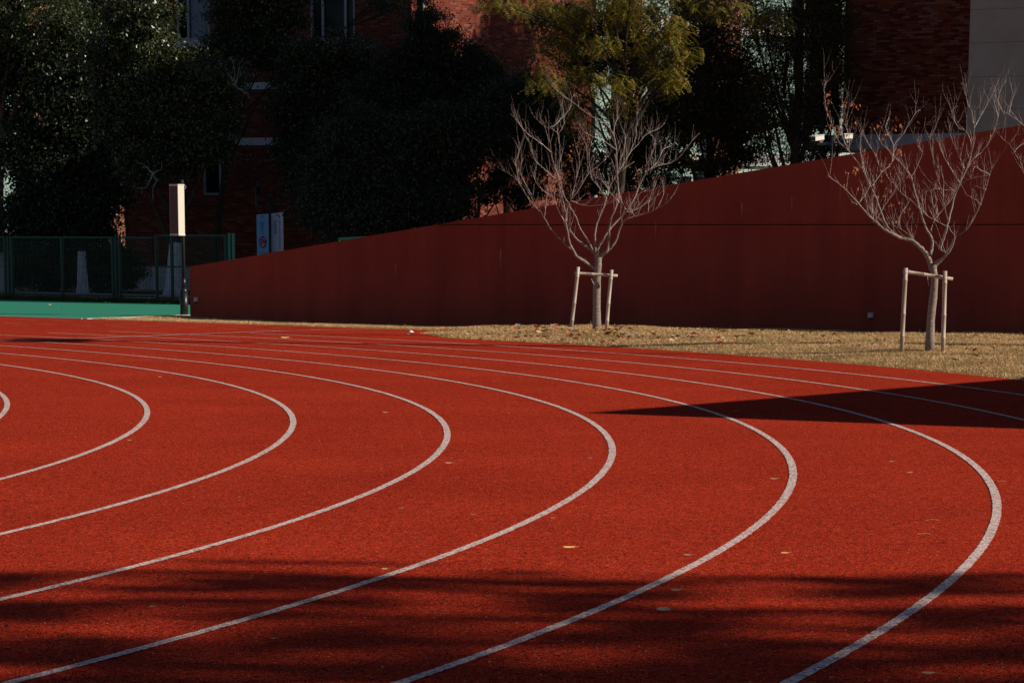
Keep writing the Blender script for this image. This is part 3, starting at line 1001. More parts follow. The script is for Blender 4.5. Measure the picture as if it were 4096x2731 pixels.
K = 4096 / 2352
TL = 'leaves lying on the red track'
for (u, v, ln, asp, ang, m, lab) in (
    (1308, 1262, .075, .30, .1, M_straw, 'bright yellow narrow leaf on the track inside the fifth curve'),
    (1803, 1274, .05, .22, .2, M_straw, 'thin yellow leaf between the two outermost near curves'),
    (1778, 1103, .062, .25, -.1, M_tan, 'tan curled leaf just left of a white line on the right half of the track'),
    (1031, 1067, .062, .32, 0, M_tan, 'tan pointed leaf just right of the curve in the centre left'),
    (885, 950, .055, .3, .1, M_tan, 'tan leaf on the track inside the fourth curve'),
    (1022, 979, .045, .3, .3, M_tan, 'small tan leaf touching the inner side of a white curve'),
    (1524, 1407, .075, .5, .2, M_greyleaf, 'broad grey brown leaf in the striped tree shadow'),
    (1553, 1360, .060, .3, -.1, M_tan, 'brown curled leaf at the edge of the tree shadow'),
    (655, 778, .16, .3, .1, M_straw, 'cream leaf lying by the long thin pole shadow'),
    (884, 1311, .035, .4, .2, M_tan, 'small brown leaf beside the white line on the left near half'),
    (350, 1397, .03, .3, 0, M_greyleaf, 'dark leaf in shadow at the lower left'),
    (628, 1471, .03, .3, .4, M_greyleaf, 'dark leaf in shadow left of the near white line'),
    (2132, 1552, .055, .35, -.1, M_tan, 'tan leaf at the bottom right of the track'),
    (1086, 1185, .03, .18, 0, M_tan, 'tiny straw piece in the middle of the track'),
    (922, 1170, .045, .12, .1, M_greyleaf, 'thin brown straw piece on the track left of centre'),
    (1282, 935, .035, .4, 0, M_straw, 'tiny yellow leaf on the white line near the shadow tip'),
    (297, 1014, .04, .4, .5, M_greyleaf, 'small dark leaf outside the second curve on the left'),
    (367, 868, .045, .5, .3, M_greyleaf, 'small dark leaf in a far lane on the left'),
    (1580, 1279, .05, .3, .1, M_greyleaf, 'dark brown leaf near the white line in the lower right half'),
    (2048, 1063, .05, .3, 0, M_greyleaf, 'dark shrivelled leaf below the black shadow wedge'),
    (2090, 1088, .045, .25, .1, M_tan, 'pale shrivelled leaf near the outermost curve'),
    (1270, 1193, .03, .25, 0, M_tan, 'short pale straw under the centre curve'),
    (1356, 1055, .035, .3, .3, M_greyleaf, 'small dark leaf at the inner side of the centre curve'),
):
    fallen('fallen_leaf', u * K, v * K, ln * .85, asp * .72, ang, m, lab, TL)
for (u, v, lx, ang, lab) in ((2122, 1228, .07, .06, 'short pale twig right of centre in the outer lane'), (2142, 1196, .075, -.03, 'longer pale twig beside the outermost curve'),
                             (1690, 945, .05, .2, 'faint straw twig under the black shadow wedge'), (2300, 1107, .05, 0, 'thin pale twig by the right edge of the picture')):
    g = G(u * K, v * K); m_ = MB()
    d = Vector((math.cos(ang), math.sin(ang), 0)) * lx
    m_.tube([g + Vector((0, 0, .004)) - d / 2, g + Vector((0, .003, .008)), g + Vector((0, 0, .005)) + d / 2], .0016, 5)
    o = m_.build('twig', M_tan); o.data.transform(Matrix.Translation(-g)); o.location = g
    tag(o, lab, 'twig', 'twigs on the red track')
# crumpled paper scraps by the far edge
for (u, v, sz, lab) in ((943, 765, .055, 'larger white paper scrap on the track by the grass edge'), (937, 768.5, .045, 'smaller flat white paper scrap on the track by the grass edge')):
    g = G(u * K, v * K); m_ = MB(); n = 9
    ring = [Vector((math.cos(2 * math.pi * i / n) * sz * random.uniform(.7, 1.1), math.sin(2 * math.pi * i / n) * sz * random.uniform(.5, .9), random.uniform(.003, .02))) for i in range(n)]
    top = Vector((.0, 0, .05 if sz > .05 else .015))
    for i in range(n): m_.quad(g + ring[i], g + ring[(i + 1) % n], g + top)
    o = m_.build('paper_scrap', M_paper); o.data.transform(Matrix.Translation(-g)); o.location = g
    tag(o, lab, 'litter')
# specks of grit over the track
gm = MB()
for _ in range(230):
    px = random.uniform(0, 4096); py = 1400 + 1330 * random.random() ** 1.1
    g = G(px, py)
    if not in_track(np.array([g.x]), np.array([g.y]))[0]: continue
    s = random.uniform(.0012, .0035)
    gm.box(g + Vector((0, 0, s / 2)), (s * random.uniform(1, 3), s, s))
tag(gm.build('grit', M_grit), kind='stuff')
gm = MB()
for _ in range(260):
    px = random.uniform(0, 4096); py = 1400 + 1330 * random.random() ** 1.1
    g = G(px, py)
    if not in_track(np.array([g.x]), np.array([g.y]))[0]: continue
    s = random.uniform(.002, .006)
    gm.box(g + Vector((0, 0, s / 2)), (s * random.uniform(1, 2), s, s))
tag(gm.build('dark_grit', M_dark), kind='stuff')

# dry leaves on the grass
cnt = 0
for _ in range(4000):
    if cnt >= 170: break
    if random.random() < .72: px, py = random.gauss(2380, 330), random.uniform(1312, 1385)
    else: px, py = random.uniform(1950, 4090), random.uniform(1318, 1500)
    g = G(px, py)
    if in_track(np.array([g.x]), np.array([g.y]))[0]: continue
    if (g.x - WP.x) * WN.x + (g.y - WP.y) * WN.y < .6: continue
    far = py < 1395
    nearR = px > 3100
    fallen('dry_leaf', px, py, random.uniform(.06, .11), random.uniform(.5, .8), random.uniform(0, 6.28), random.choice((M_dead, M_dead, M_tan, M_greyleaf)),
           'curled brown dead leaf lying in the yellowed grass', 'dead leaves in the yellowed grass', curl=.55, zoff=.035)
    cnt += 1

# ------------------------------------------------------------------ green mesh fence (beyond the court)
FP = fA - fd * 0 + Vector((.35, 1.25)); FD = fd.copy()
FN = Vector((FD.y, -FD.x))


def fu(px): return hit(px, 1000, FP, FD)[0]


def FPt(u, z, d=0): return Vector((FP.x + FD.x * u + FN.x * d, FP.y + FD.y * u + FN.y * d, z))


AXF = (Vector((FD.x, FD.y, 0)), Vector((FN.x, FN.y, 0)), Vector((0, 0, 1)))


def fence(u0, u1, posts, ztop, zbot, label, rails=(), frame_m=None, hstep=.055, vstep=.052, lean_posts=(), cross_from=0):
    root = thing('mesh_fence', FPt(u0, 0), label, 'fence', 'green mesh fence panels beyond the court')
    fm = frame_m or M_fence
    for i, u in enumerate(posts):
        MB().box(FPt(u, ztop / 2 - .05), (.055, .055, ztop + .1), AXF).build('post', fm, root)
    m_ = MB()
    for zz in (ztop - .02, zbot) + tuple(rails):
        m_.box(FPt((u0 + u1) / 2, zz), (u1 - u0 - .06, .03, .04), AXF)
    m_.build('rail', fm, root)
    m_ = MB()
    u = u0 + .06
    while u < u1 - .04:
        m_.box(FPt(u, (ztop + zbot) / 2, .006), (.006, .006, ztop - zbot - .05), AXF); u += vstep
    z = zbot + .06
    while z < ztop - .04:
        m_.box(FPt((u0 + u1) / 2, z, -.002), (u1 - u0 - .07, .005, .005), AXF); z += hstep if z < .5 else hstep * 2.5
    m_.build('wire_mesh', fm, root)
    return root


zt = hit(250, 946, FP, FD)[1]
fence(fu(-420), fu(17), [fu(-420), fu(-200), fu(19)], zt, .12, 'green wire mesh fence panel cut by the left edge')
fence(fu(35), fu(452), [fu(33), fu(47), fu(247), fu(450)], zt, .12, 'long green wire mesh fence panel left of the speaker pole')
fence(fu(466), fu(617), [fu(463), fu(479)], zt, .12, 'short green wire mesh fence panel between two post pairs')
gt = fence(fu(627), fu(905), [fu(625), fu(688), fu(903)], zt + .05, .10, 'green mesh gate behind the black pole with a middle rail', rails=(hit(700, 1067, FP, FD)[1],))
root = thing('fence_post', FPt(fu(925), 0), 'pair of pale green square posts at the fence end', 'fence post')
for px in (918, 934):
    MB().box(FPt(fu(px), zt / 2 + .02), (.045, .045, zt + .12), AXF).build('post', M_fencel, root)

# another green frame rising behind the red wall
q0 = W(1357, 956, 68.0); q1 = W(1520, 948, 65.0)
root = thing('railing', (q0.x, q0.y, 0), 'green metal frame corner just showing above the sloping wall top', 'railing')
MB().box((q0.x, q0.y, q0.z / 2 - .05), (.05, .05, q0.z + .05)).build('post', M_fencel, root)
m_ = MB().tube([q0, q1], .03, 6); m_.build('top_rail', M_fencel, root)

# verge grass in front of the fence
n = 26000
u = rng.uniform(-6, 9.5, n); d = rng.uniform(-.5, 1.15, n)
x = FP.x + FD.x * u + FN.x * d; y = FP.y + FD.y * u + FN.y * d
blades('verge_grass', x, y, np.full(n, -.02), .06, .17, .012, M_blade_g, .5)
m_ = MB()
p = [FPt(-40, -.03, 1.2), FPt(-40, -.03, -1.0), FPt(12, -.03, -1.0), FPt(12, -.03, 1.2)]
m_.quad(*p); tag(m_.build('verge_soil', M_soil), kind='structure')
for (px, py) in ((425, 1212), (440, 1213), (575, 1214), (590, 1213), (602, 1215), (640, 1214), (660, 1213), (672, 1215), (690, 1214), (700, 1213), (200, 1222), (247, 1237), (455, 1239), (96, 1215)):
    g = G(px, py)
    o = fallen('dry_leaf', px, py, .065, .4, random.uniform(0, 3), M_straw, 'yellow dry leaf scattered at the far edge of the green court', 'yellow leaves at the green court', .3)

# pale path beyond the fence
m_ = MB(); m_.quad(FPt(-60, -.02, -1.3), FPt(-60, -.02, -7), FPt(30, -.02, -7), FPt(30, -.02, -1.3))
tag(m_.build('path', M_path), kind='structure')

# ------------------------------------------------------------------ buildings


def wall_grid(mbb, x0, x1, z0, z1, holes, depth=.18):
    """local XZ wall facing -Y with rectangular holes and reveals"""
    xs = sorted({x0, x1} | {h[0] for h in holes} | {h[1] for h in holes})
    zs = sorted({z0, z1} | {h[2] for h in holes} | {h[3] for h in holes})
    for i in range(len(xs) - 1):
        for j in range(len(zs) - 1):
            cx_, cz_ = (xs[i] + xs[i + 1]) / 2, (zs[j] + zs[j + 1]) / 2
            if any(h[0] < cx_ < h[1] and h[2] < cz_ < h[3] for h in holes): continue
            mbb.quad((xs[i], 0, zs[j]), (xs[i + 1], 0, zs[j]), (xs[i + 1], 0, zs[j + 1]), (xs[i], 0, zs[j + 1]))
    for h in holes:
        a, b, c, d = h
        mbb.quad((a, 0, c), (a, depth, c), (a, depth, d), (a, 0, d))
        mbb.quad((b, 0, c), (b, 0, d), (b, depth, d), (b, depth, c))
        mbb.quad((a, 0, d), (a, depth, d), (b, depth, d), (b, 0, d))
        mbb.quad((a, 0, c), (b, 0, c), (b, depth, c), (a, depth, c))


def local_build(mbb, name, m, parent):
    """mesh given in the parent's local frame"""
    me = bpy.data.meshes.new(name)
    me.from_pydata([tuple(v) for v in mbb.v], [], mbb.f); me.materials.append(m)
    o = bpy.data.objects.new(name, me); COL.objects.link(o); o.parent = parent
    return o


def bldg(name, p0, d, label):
    r = thing(name, (p0[0], p0[1], 0), label, 'building')
    r.rotation_euler = (0, 0, math.atan2(d[1], d[0]))
    return r


def add_window(root, x0, x1, z0, z1, mull, blind=None, sill=True):
    fr = MB()
    dep = .07
    y = .06
    t = .06
    for (a, b, c, d) in ((x0, x0 + t, z0, z1), (x1 - t, x1, z0, z1), (x0 + t, x1 - t, z0, z0 + t), (x0 + t, x1 - t, z1 - t, z1)):
        fr.box(((a + b) / 2, y, (c + d) / 2), (b - a, dep, d - c))
    for mx in mull: fr.box((mx, y + .002, (z0 + z1) / 2), (.07, dep * .8, z1 - z0 - 2 * t))
    wo = local_build(fr, 'window_frame', M_frame, root)
    gl = MB(); gl.quad((x0, .12, z0), (x1, .12, z0), (x1, .12, z1), (x0, .12, z1)); local_build(gl, 'window_glass', M_glass, wo)
    if blind:
        bl = MB(); bl.box(((blind[0] + blind[1]) / 2, .095, (blind[2] + blind[3]) / 2), (blind[1] - blind[0], .004, blind[3] - blind[2]))
        local_build(bl, 'blind', M_blind, wo)
    if sill:
        sl = MB(); sl.box(((x0 + x1) / 2, -.04, z0 - .1), (x1 - x0 + .1, .10, .2)); local_build(sl, 'window_sill', M_band, root)


# left brick building: shaded front + receding side
BL0 = Vector((-3.02, 93.0)); BLd = Vector((.93, -.367)).normalized()
p0 = BL0 - BLd * 9.6
H1 = 11.5
lb = bldg('brick_building', p0, BLd, 'dark red brick building with white bands and grey windows behind the left trees')
def lbh(px, py): return hit(px, py, p0, BLd)
holes = []
w1 = (lbh(703, 0)[0], lbh(836, 0)[0], lbh(700, 163)[1], 10.2)
w2 = (lbh(1240, 0)[0], lbh(1418, 0)[0], lbh(1300, 160)[1], 10.2)
w3 = (lbh(800, 0)[0], lbh(885, 0)[0], lbh(800, 780)[1], lbh(800, 620)[1])
w4 = (lbh(1240, 0)[0], lbh(1418, 0)[0], lbh(1300, 560)[1] - 2.3, lbh(1300, 600)[1])
holes = [w1, w2, w3, w4]
mbb = MB(); wall_grid(mbb, 0, 9.6, -.1, H1, holes)
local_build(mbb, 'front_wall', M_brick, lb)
mbb = MB(); mbb.box((4.8, 2.2, H1 / 2), (9.56, 3.9, H1 - .02)); local_build(mbb, 'core', M_room, lb)
add_window(lb, *w1, [w1[0] + (w1[1] - w1[0]) * .34], blind=(w1[0] + (w1[1] - w1[0]) * .40, w1[1] - .1, w1[2] + .06, w1[3] - .06))
add_window(lb, *w2, [w2[0] + (w2[1] - w2[0]) * .27, w2[0] + (w2[1] - w2[0]) * .78])
add_window(lb, *w3, [w3[1] - .15], sill=False)
add_window(lb, *w4, [w4[0] + .5])
for (pa, pb_) in ((331, 359), (552, 582)):
    zt_, zb_ = lbh(1000, pa)[1], lbh(1000, pb_)[1]
    mbb = MB(); mbb.box((4.8, -.02, (zt_ + zb_) / 2), (9.6, .06, zt_ - zb_)); local_build(mbb, 'band', M_band, lb)
mbb = MB(); mbb.box((4.8, 2.0, H1 + .2), (9.9, 4.6, .4)); local_build(mbb, 'roof_slab', M_band, lb)
mbb = MB(); mbb.box((4.8, -.03, .25), (9.6, .06, .7)); local_build(mbb, 'plinth', M_band, lb)
# receding wing wall
SDv = Vector((.66, .75)).normalized()
sb = bldg('brick_wing', BL0, SDv, 'sunlit brick wing receding behind the yellow leaved tree with a grey downpipe')
mbb = MB(); wall_grid(mbb, 0.0, 8.2, -.1, H1, [])
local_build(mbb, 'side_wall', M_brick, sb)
mbb = MB(); mbb.box((4.1, 1.5, H1 / 2), (8.1, 2.9, H1 - .05)); local_build(mbb, 'core', M_room, sb)
up_ = hit(1683, 0, BL0, SDv)[0]
mbb = MB(); mbb.tube([(up_, -.09, -.05), (up_, -.09, H1)], .058, 12)
for zz in (7.05, 4.2, 9.8): mbb.tube([(up_, -.09, zz), (up_, -.09, zz + .06)], .066, 12)
local_build(mbb, 'downpipe', M_pipe, sb)

# right brick building + beige block
BR0 = W(3370, 500, 85.0); BRd = Vector((.83, -.56)).normalized()
BRn = Vector((-BRd.y, BRd.x))
H2 = 22.0
rb = bldg('brick_building', (BR0.x, BR0.y), BRd, 'mottled dark red brick building above the right end of the red wall')
zb2 = hit(3500, 540, (BR0.x, BR0.y), BRd)[1]; zb1 = hit(3500, 600, (BR0.x, BR0.y), BRd)[1]
mbb = MB(); mbb.box((4.5, 2.5, (zb2 + H2) / 2), (9, 5, H2 - zb2)); local_build(mbb, 'upper_wall', M_brick2, rb)
ul = hit(3240, 560, (BR0.x, BR0.y), BRd)[0]
mbb = MB(); mbb.box(((ul + 9.2) / 2, 2.3, (zb1 + zb2) / 2 - .001), (9.2 - ul, 5.2, zb2 - zb1)); local_build(mbb, 'white_beam', M_band, rb)
mbb = MB(); mbb.box((4.9, 3.0, zb1 / 2 - .1), (8.2, 4.4, zb1 + .19)); local_build(mbb, 'lower_wall', M_brick2, rb)
uc = hit(3268, 620, (BR0.x, BR0.y), BRd)[0]
mbb = MB(); zc = hit(3268, 620, (BR0.x, BR0.y), BRd)[1]
mbb.tube([(uc, .3, -.1), (uc, .3, zc - .25), (uc, .3, zc - .1), (uc, .3, zb1 - .1), (uc, .3, zb1)], [.14, .14, .14, .075, .075], 14)
local_build(mbb, 'column', M_band, rb)

BG0 = W(3873, 300, 78.0)
bb = bldg('beige_block', (BG0.x, BG0.y), BRd, 'plain beige rendered block at the upper right corner with thin joints')
H3 = 18.5
mbb = MB(); mbb.box((4, 2.5, H3 / 2 - .05), (8, 5, H3)); local_build(mbb, 'block_wall', M_beige, bb)
mbb = MB()
for py in (41, 174, 310, 440, 580):
    zz = hit(3880, py, (BG0.x, BG0.y), BRd)[1]
    mbb.box((4, -.002, zz), (7.98, .006, .012))
local_build(mbb, 'panel_joint', M_joint, bb)
mbb = MB(); mbb.box((4, 2.5, H3 + .1), (8.3, 5.3, .3)); local_build(mbb, 'parapet', M_beige, bb)

tw = bldg('shade_slab', (BG0.x + BRd.x * 20, BG0.y + BRd.y * 20), BRd, 'tall thin beige slab added out of view to shade the fence')  # unseen thin slab, added to keep the sun off the fence and verge
mbb = MB(); mbb.box((7.4, 1, 13.5), (14.8, 2, 27)); local_build(mbb, 'slab_wall', M_beige, tw)
mbb = MB(); mbb.box((7.4, 1, 27.3), (15.2, 2.4, .6)); local_build(mbb, 'parapet', M_band, tw)

# CCTV mast
cY = 66.0
cb = W(3330, 600, cY)
mast = thing('camera_mast', (cb.x, cY, 0), 'dark steel mast with a crossarm behind the sloping red wall', 'mast')
MB().tube([(cb.x, cY, -.1), (cb.x, cY, W(3330, 548, cY).z)], .055, 12).build('pole', M_dark, mast, True)
a0, a1 = W(3268, 577, cY - .09), W(3393, 574, cY - .09)
MB().box((a0 + a1) / 2, ((a1 - a0).length, .06, .055)).build('crossarm', M_dark, mast)
m_ = MB()
for px, py in ((3340, 569), (3346, 570), (3345, 582)): m_.tube([W(px, py, cY - .13), W(px, py, cY - .16)], .014, 8)
m_.build('bolt', M_cam, mast)
for (c0, c1, foot, lab) in (((3254, 556), (3289, 550), (3281, 572), 'white bullet security camera at the left end of the crossarm'),
                            ((3372, 547), (3404, 546), (3388, 570), 'white bullet security camera at the right end of the crossarm')):
    f0, f1, ft = W(*c0, cY - .42 if c0[0] < 3300 else cY - .3), W(*c1, cY - .08), W(*foot, cY - .09)
    t = thing('security_camera', ft, lab, 'security camera', 'security cameras on the mast')
    d = (f1 - f0).normalized(); sd = Vector((-d.y, d.x, 0)).normalized(); uu = sd.cross(d) * -1
    if uu.z < 0: uu = -uu
    cc = (f0 + f1) / 2
    Ln = (f1 - f0).length
    bd = MB().box(cc, (Ln, .095, .085), (d, sd, uu)).build('housing', M_cam, t)
    MB().box(cc + uu * .055 - d * .03, (Ln * 1.12, .125, .012), (d, sd, uu)).build('sunshield', M_cam, t)
    MB().box(f0 - d * .004, (.01, .08, .07), (d, sd, uu)).build('lens_window', M_black, t)
    MB().tube([ft + Vector((0, 0, -.02)), Vector((ft.x, ft.y, cc.z - .04)), cc + d * .03], .022, 8).build('bracket', M_cam, t)
    MB().tube([f1, f1 + d * .05 + Vector((0, 0, -.05)), ft + Vector((.03, 0, .0))], .006, 5).build('cable', M_pipe, t)

# banner lamp post
lY = 84.0
lb_ = W(1087, 900, lY)
lp = thing('street_lamp', (lb_.x, lY, 0), 'dark lamp post with one lantern on an arm above two banners', 'street lamp')
MB().tube([(lb_.x, lY, -.1), (lb_.x, lY, W(1087, 787, lY).z)], .055, 10).build('post', M_black, lp, True)
m_ = MB().tube([W(1024, 807, lY), W(1110, 800, lY)], .022, 8); m_.tube([W(1026, 825, lY), W(1026, 778, lY)], .028, 8); m_.build('arm', M_black, lp)
m_ = MB(); cL = W(1027, 755, lY)
m_.tube([cL + Vector((0, 0, -.15)), cL + Vector((0, 0, -.12)), cL + Vector((0, 0, .04)), cL + Vector((0, 0, .05)), cL + Vector((0, 0, .17)), cL + Vector((0, 0, .22))], [.05, .09, .13, .2, .07, .02], 6)
m_.build('lantern', M_black, lp)
M_blue = noisy('blue_banner_cloth', (.20, .46, .70), (.24, .50, .76), 8, .8, .2, 0)
M_lilac = noisy('white_banner_cloth', (.70, .70, .82), (.76, .76, .88), 8, .8, .2, 0)
M_ink = mat('banner_ink', (.03, .03, .06), .8, .1)
M_inkblue = mat('banner_ink_blue', (.05, .12, .22), .8, .1)
M_artred = noisy('banner_red_print', (.35, .05, .10), (.20, .06, .16), 14, .8, .2, 0)
M_yel = mat('banner_yellow_print', (.35, .36, .16), .8, .1)


def text_mesh(body, size, m, name, parent, origin, vx, vz, spacing=1.0):
    """vertical column of characters; origin = top centre"""
    col = []
    for i, ch in enumerate(body):
        cu = bpy.data.curves.new(name, 'FONT'); cu.body = ch; cu.size = size; cu.align_x = 'CENTER'; cu.align_y = 'CENTER'
        cu.resolution_u = 2
        ob = bpy.data.objects.new(name, cu)
        COL.objects.link(ob)
        dg = bpy.context.evaluated_depsgraph_get(); dg.update()
        me = bpy.data.meshes.new_from_object(ob.evaluated_get(dg))
        bpy.data.objects.remove(ob)
        vs_ = [v.co.copy() for v in me.vertices]
        base = origin - vz * (i + .5) * size * spacing
        col.append(([base + vx * v.x + vz * v.y for v in vs_], [tuple(p_.vertices) for p_ in me.polygons]))
        bpy.data.meshes.remove(me)
    m_ = MB()
    for vv, ff in col:
        b0 = len(m_.v); m_.v += vv; m_.f += [tuple(b0 + k for k in f) for f in ff]
    return m_.build(name, m, parent)


for (xa, xb, yt, yt2, m, lab, txt) in ((1026, 1074, 857, 853, M_blue, 'blue vertical banner with a round red print left of the lamp post', 0),
                                       (1084, 1133, 853, 847, M_lilac, 'white vertical banner with black characters right of the lamp post', 1)):
    Ya = lY - .1
    pa, pb2 = W(xa, yt, Ya), W(xb, yt2, Ya - (.25 if txt else .25))
    pb2 = W(xb, yt2, Ya - .22)
    zb_ = W(xa, 1030, Ya).z
    bn = thing('banner', (pa.x, pa.y, zb_), lab, 'banner', 'banners on the lamp post')
    vx = Vector((pb2.x - pa.x, pb2.y - pa.y, 0)); wdt = vx.length; vx.normalize(); vn = Vector((vx.y, -vx.x, 0))
    ztp = pa.z
    rise = (pb2.z - pa.z)
    mb = MB()
    A = lambda u, v, o=0.0: Vector((pa.x, pa.y, 0)) + vx * (u * wdt) + vn * o + Vector((0, 0, ztp + rise * u - v))
    Hh = ztp - zb_
    for o1 in (0,):
        n = 8
        for i in range(n):
            u0, u1 = i / n, (i + 1) / n
            w0, w1_ = .006 * math.sin(u0 * 7), .006 * math.sin(u1 * 7)
            mb.quad(A(u0, Hh, w0), A(u1, Hh, w1_), A(u1, 0, w1_), A(u0, 0, w0))
    mb.build('cloth', m, bn)
    MB().tube([A(-.02, .0), A(1.02, 0)], .012, 6).build('rod', M_black, bn)
    vz = Vector((0, 0, 1))
    O = lambda u, v: A(u, v, .012)
    pxm = lY / FPX
    if txt:
        text_mesh('中国女排', 13.5 * pxm, M_ink, 'headline', bn, O(.37, 30 * pxm), vx, vz, 1.02)
        text_mesh('中国女子排球精神', 7 * pxm, M_ink, 'small_text', bn, O(.70, 27 * pxm), vx, vz, 1.0)
        text_mesh('顽强拼搏永不言败', 7 * pxm, M_ink, 'small_text', bn, O(.70, 86 * pxm), vx, vz, 1.0)
    else:
        text_mesh('祖国至上', 9 * pxm, M_inkblue, 'headline', bn, O(.47, 34 * pxm), vx, vz, 1.05)
        m_ = MB()
        for (ua, ub, va, vb) in ((.34, .36, 29, 78), (.58, .60, 29, 78), (.36, .58, 29, 30), (.36, .58, 77, 78)):
            m_.quad(O(ua, vb * pxm), O(ub, vb * pxm), O(ub, va * pxm), O(ua, va * pxm))
        m_.build('text_frame', M_inkblue, bn)
        m_ = MB(); c0 = O(.50, 108 * pxm); rr_ = 18.5 * pxm
        m_.v = [c0 + vx * math.cos(a) * rr_ * (1 + .05 * math.sin(a * 5)) + vz * math.sin(a) * rr_ * 1.25 for a in np.linspace(0, 2 * math.pi, 28, endpoint=False)]
        m_.f = [tuple(range(28))]; m_.build('round_print', M_artred, bn)
        for k in range(26):
            a = random.uniform(0, 6.28); r_ = rr_ * math.sqrt(random.random()) * .8
            m_ = MB() if k == 0 else m_
            c1 = c0 + vn * .003 + vx * math.cos(a) * r_ + vz * math.sin(a) * r_ * 1.2; s_ = rr_ * .11
            m_.quad(c1 + vx * s_, c1 + vz * s_, c1 - vx * s_, c1 - vz * s_)
        m_.build('print_dots', M_lilac, bn)
    m_ = MB(); m_.quad(O(.15, 152 * pxm), O(.85, 152 * pxm), O(.85, 148 * pxm), O(.15, 148 * pxm)); m_.build('yellow_stripe', M_yel, bn)
    m_ = MB(); m_.quad(O(.35, 12 * pxm), O(.65, 12 * pxm), O(.65, 9 * pxm), O(.35, 9 * pxm)); m_.build('small_mark', M_inkblue, bn)

# far sunlit building
FB0 = Vector((-24, 118)); FBd = Vector((.94, .34)).normalized()
fb = bldg('far_building', FB0, FBd, 'sunlit mint green and white building with brick piers far behind the trees')
LB = 56
mbb = MB(); mbb.box((LB / 2, 3, 7), (LB, 6, 14.2)); local_build(mbb, 'mint_wall', M_mint, fb)
mbb = MB()
for z0_, z1_ in ((1.3, 1.75), (4.45, 4.95), (9.65, 10.3), (12, 12.6)):
    mbb.box((LB / 2, -.06, (z0_ + z1_) / 2), (LB, .12, z1_ - z0_))
local_build(mbb, 'white_band', M_white, fb)
mbb = MB(); mbb.box((LB / 2, -.15, .6), (LB, .3, 1.3)); local_build(mbb, 'brick_base', M_brickfar, fb)
for px, wd in ((170, 1.4), (440, .9), (600, 2.6), (2020, 1.2), (2520, .7), (2890, 1.3)):
    u_ = hit(px, 300, FB0, FBd)[0]
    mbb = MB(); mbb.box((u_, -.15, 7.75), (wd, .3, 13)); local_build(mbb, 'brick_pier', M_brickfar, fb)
for px in range(150, 3700, 437):
    u_ = hit(px, 300, FB0, FBd)[0]
    for z0_ in (2.1, 5.4, 9.2):
        mbb = MB(); mbb.box((u_, -.02, z0_ + .95), (1.0, .05, 1.9)); wn = local_build(mbb, 'window', M_glass, fb)
        mbb = MB(); mbb.box((u_, -.06, z0_ + .95), (.06, .04, 1.86)); local_build(mbb, 'window_bar', M_white, wn)

T31 = math.tan(EL)
# off to the right: flat roofed pavilion whose corner throws the wedge shadow
T31 = math.tan(EL)
Hc = 6.0
cor = Vector((.61, 26.88)) + SAZ * (Hc / T31)
e1 = (Vector((4.08, 24.78)) - Vector((.61, 26.88))).normalized()
e2 = (Vector((5.58, 34.06)) - Vector((.61, 26.88))).normalized()
pv = thing('pavilion', (cor.x, cor.y, 0), 'flat roofed white pavilion standing right of the track', 'building')
c1, c2, c3, c4 = cor, cor + e1 * 7.5, cor + e1 * 7.5 + e2 * 11, cor + e2 * 11
MB().prism([c1, c2, c3, c4], Hc - .35, Hc).build('roof', M_band, pv)
ce = (c1 + c3) / 2
ins_ = [ce + (p_ - ce) * .86 for p_ in (c1, c2, c3, c4)]
MB().prism(ins_, -.1, Hc - .35).build('wall', M_beige, pv)

# floodlight mast whose shadow crosses the far lanes
fl = Vector((1.21, 43.73)) + SAZ * 8.9
ms_ = thing('floodlight_mast', (fl.x, fl.y, 0), 'tall grey floodlight mast right of the grass strip', 'mast')
MB().tube([(fl.x, fl.y, -.1), (fl.x, fl.y, 11.6)], [.19, .15], 12).build('pole', M_dark, ms_, True)
MB().tube([(fl.x, fl.y - .8, 10.2), (fl.x, fl.y + .8, 10.2)], .05, 8).build('crossarm', M_dark, ms_)
for k_ in (-.55, 0, .55): MB().box((fl.x - .1, fl.y + k_, 10.2), (.3, .48, .62)).build('lamp_head', M_dark, ms_)
for k_ in (-.3, .3): MB().box((fl.x - .1, fl.y + k_, 11.35), (.3, .5, .5)).build('lamp_head', M_dark, ms_)

# ------------------------------------------------------------------ trees with leaves


def leafcloud(cen, rad, n, size, asp, clump, sig, seed, droop=.2, flat=1.0):
    """leaf diamonds around clump centres inside ellipsoids"""
    g = np.random.default_rng(seed)
    out = []
    cen = np.array(cen); rad = np.array(rad)
    vol = rad.prod(1) ** .72; share = vol / vol.sum()
    for c, r, s in zip(cen, rad, share):
        m = max(20, int(n * s)); k = max(4, int(clump * s * len(cen)))
        d = g.normal(size=(k, 3)); d /= np.linalg.norm(d, axis=1)[:, None]
        cc = c + d * r * (g.uniform(.15, 1.32, (k, 1)) ** .75)
        cc = c + (cc - c) * np.where(g.random((k, 1)) < .12, 1.28, 1.0)
        w_ = g.uniform(.1, 1, k) ** 2; w_ /= w_.sum()
        idx = g.choice(k, m, p=w_)
        out.append(cc[idx] + g.normal(size=(m, 3)) * (sig * g.uniform(.45, 1.2, k))[idx][:, None] * np.array([1, 1, .55 * flat]))
    P = np.concatenate(out); m = len(P)
    a = g.normal(size=(m, 3)); a[:, 2] -= droop * 2; a /= np.linalg.norm(a, axis=1)[:, None]
    b = g.normal(size=(m, 3)); b -= a * (a * b).sum(1)[:, None]; b /= np.linalg.norm(b, axis=1)[:, None]
    s = size * g.uniform(.6, 1.25, (m, 1))
    nn = np.cross(a, b)
    V = np.empty((m, 4, 3))
    V[:, 0] = P; V[:, 1] = P + a * s * .45 + b * s * asp + nn * s * .06
    V[:, 2] = P + a * s; V[:, 3] = P + a * s * .45 - b * s * asp + nn * s * .06
    return V.reshape(-1, 3)


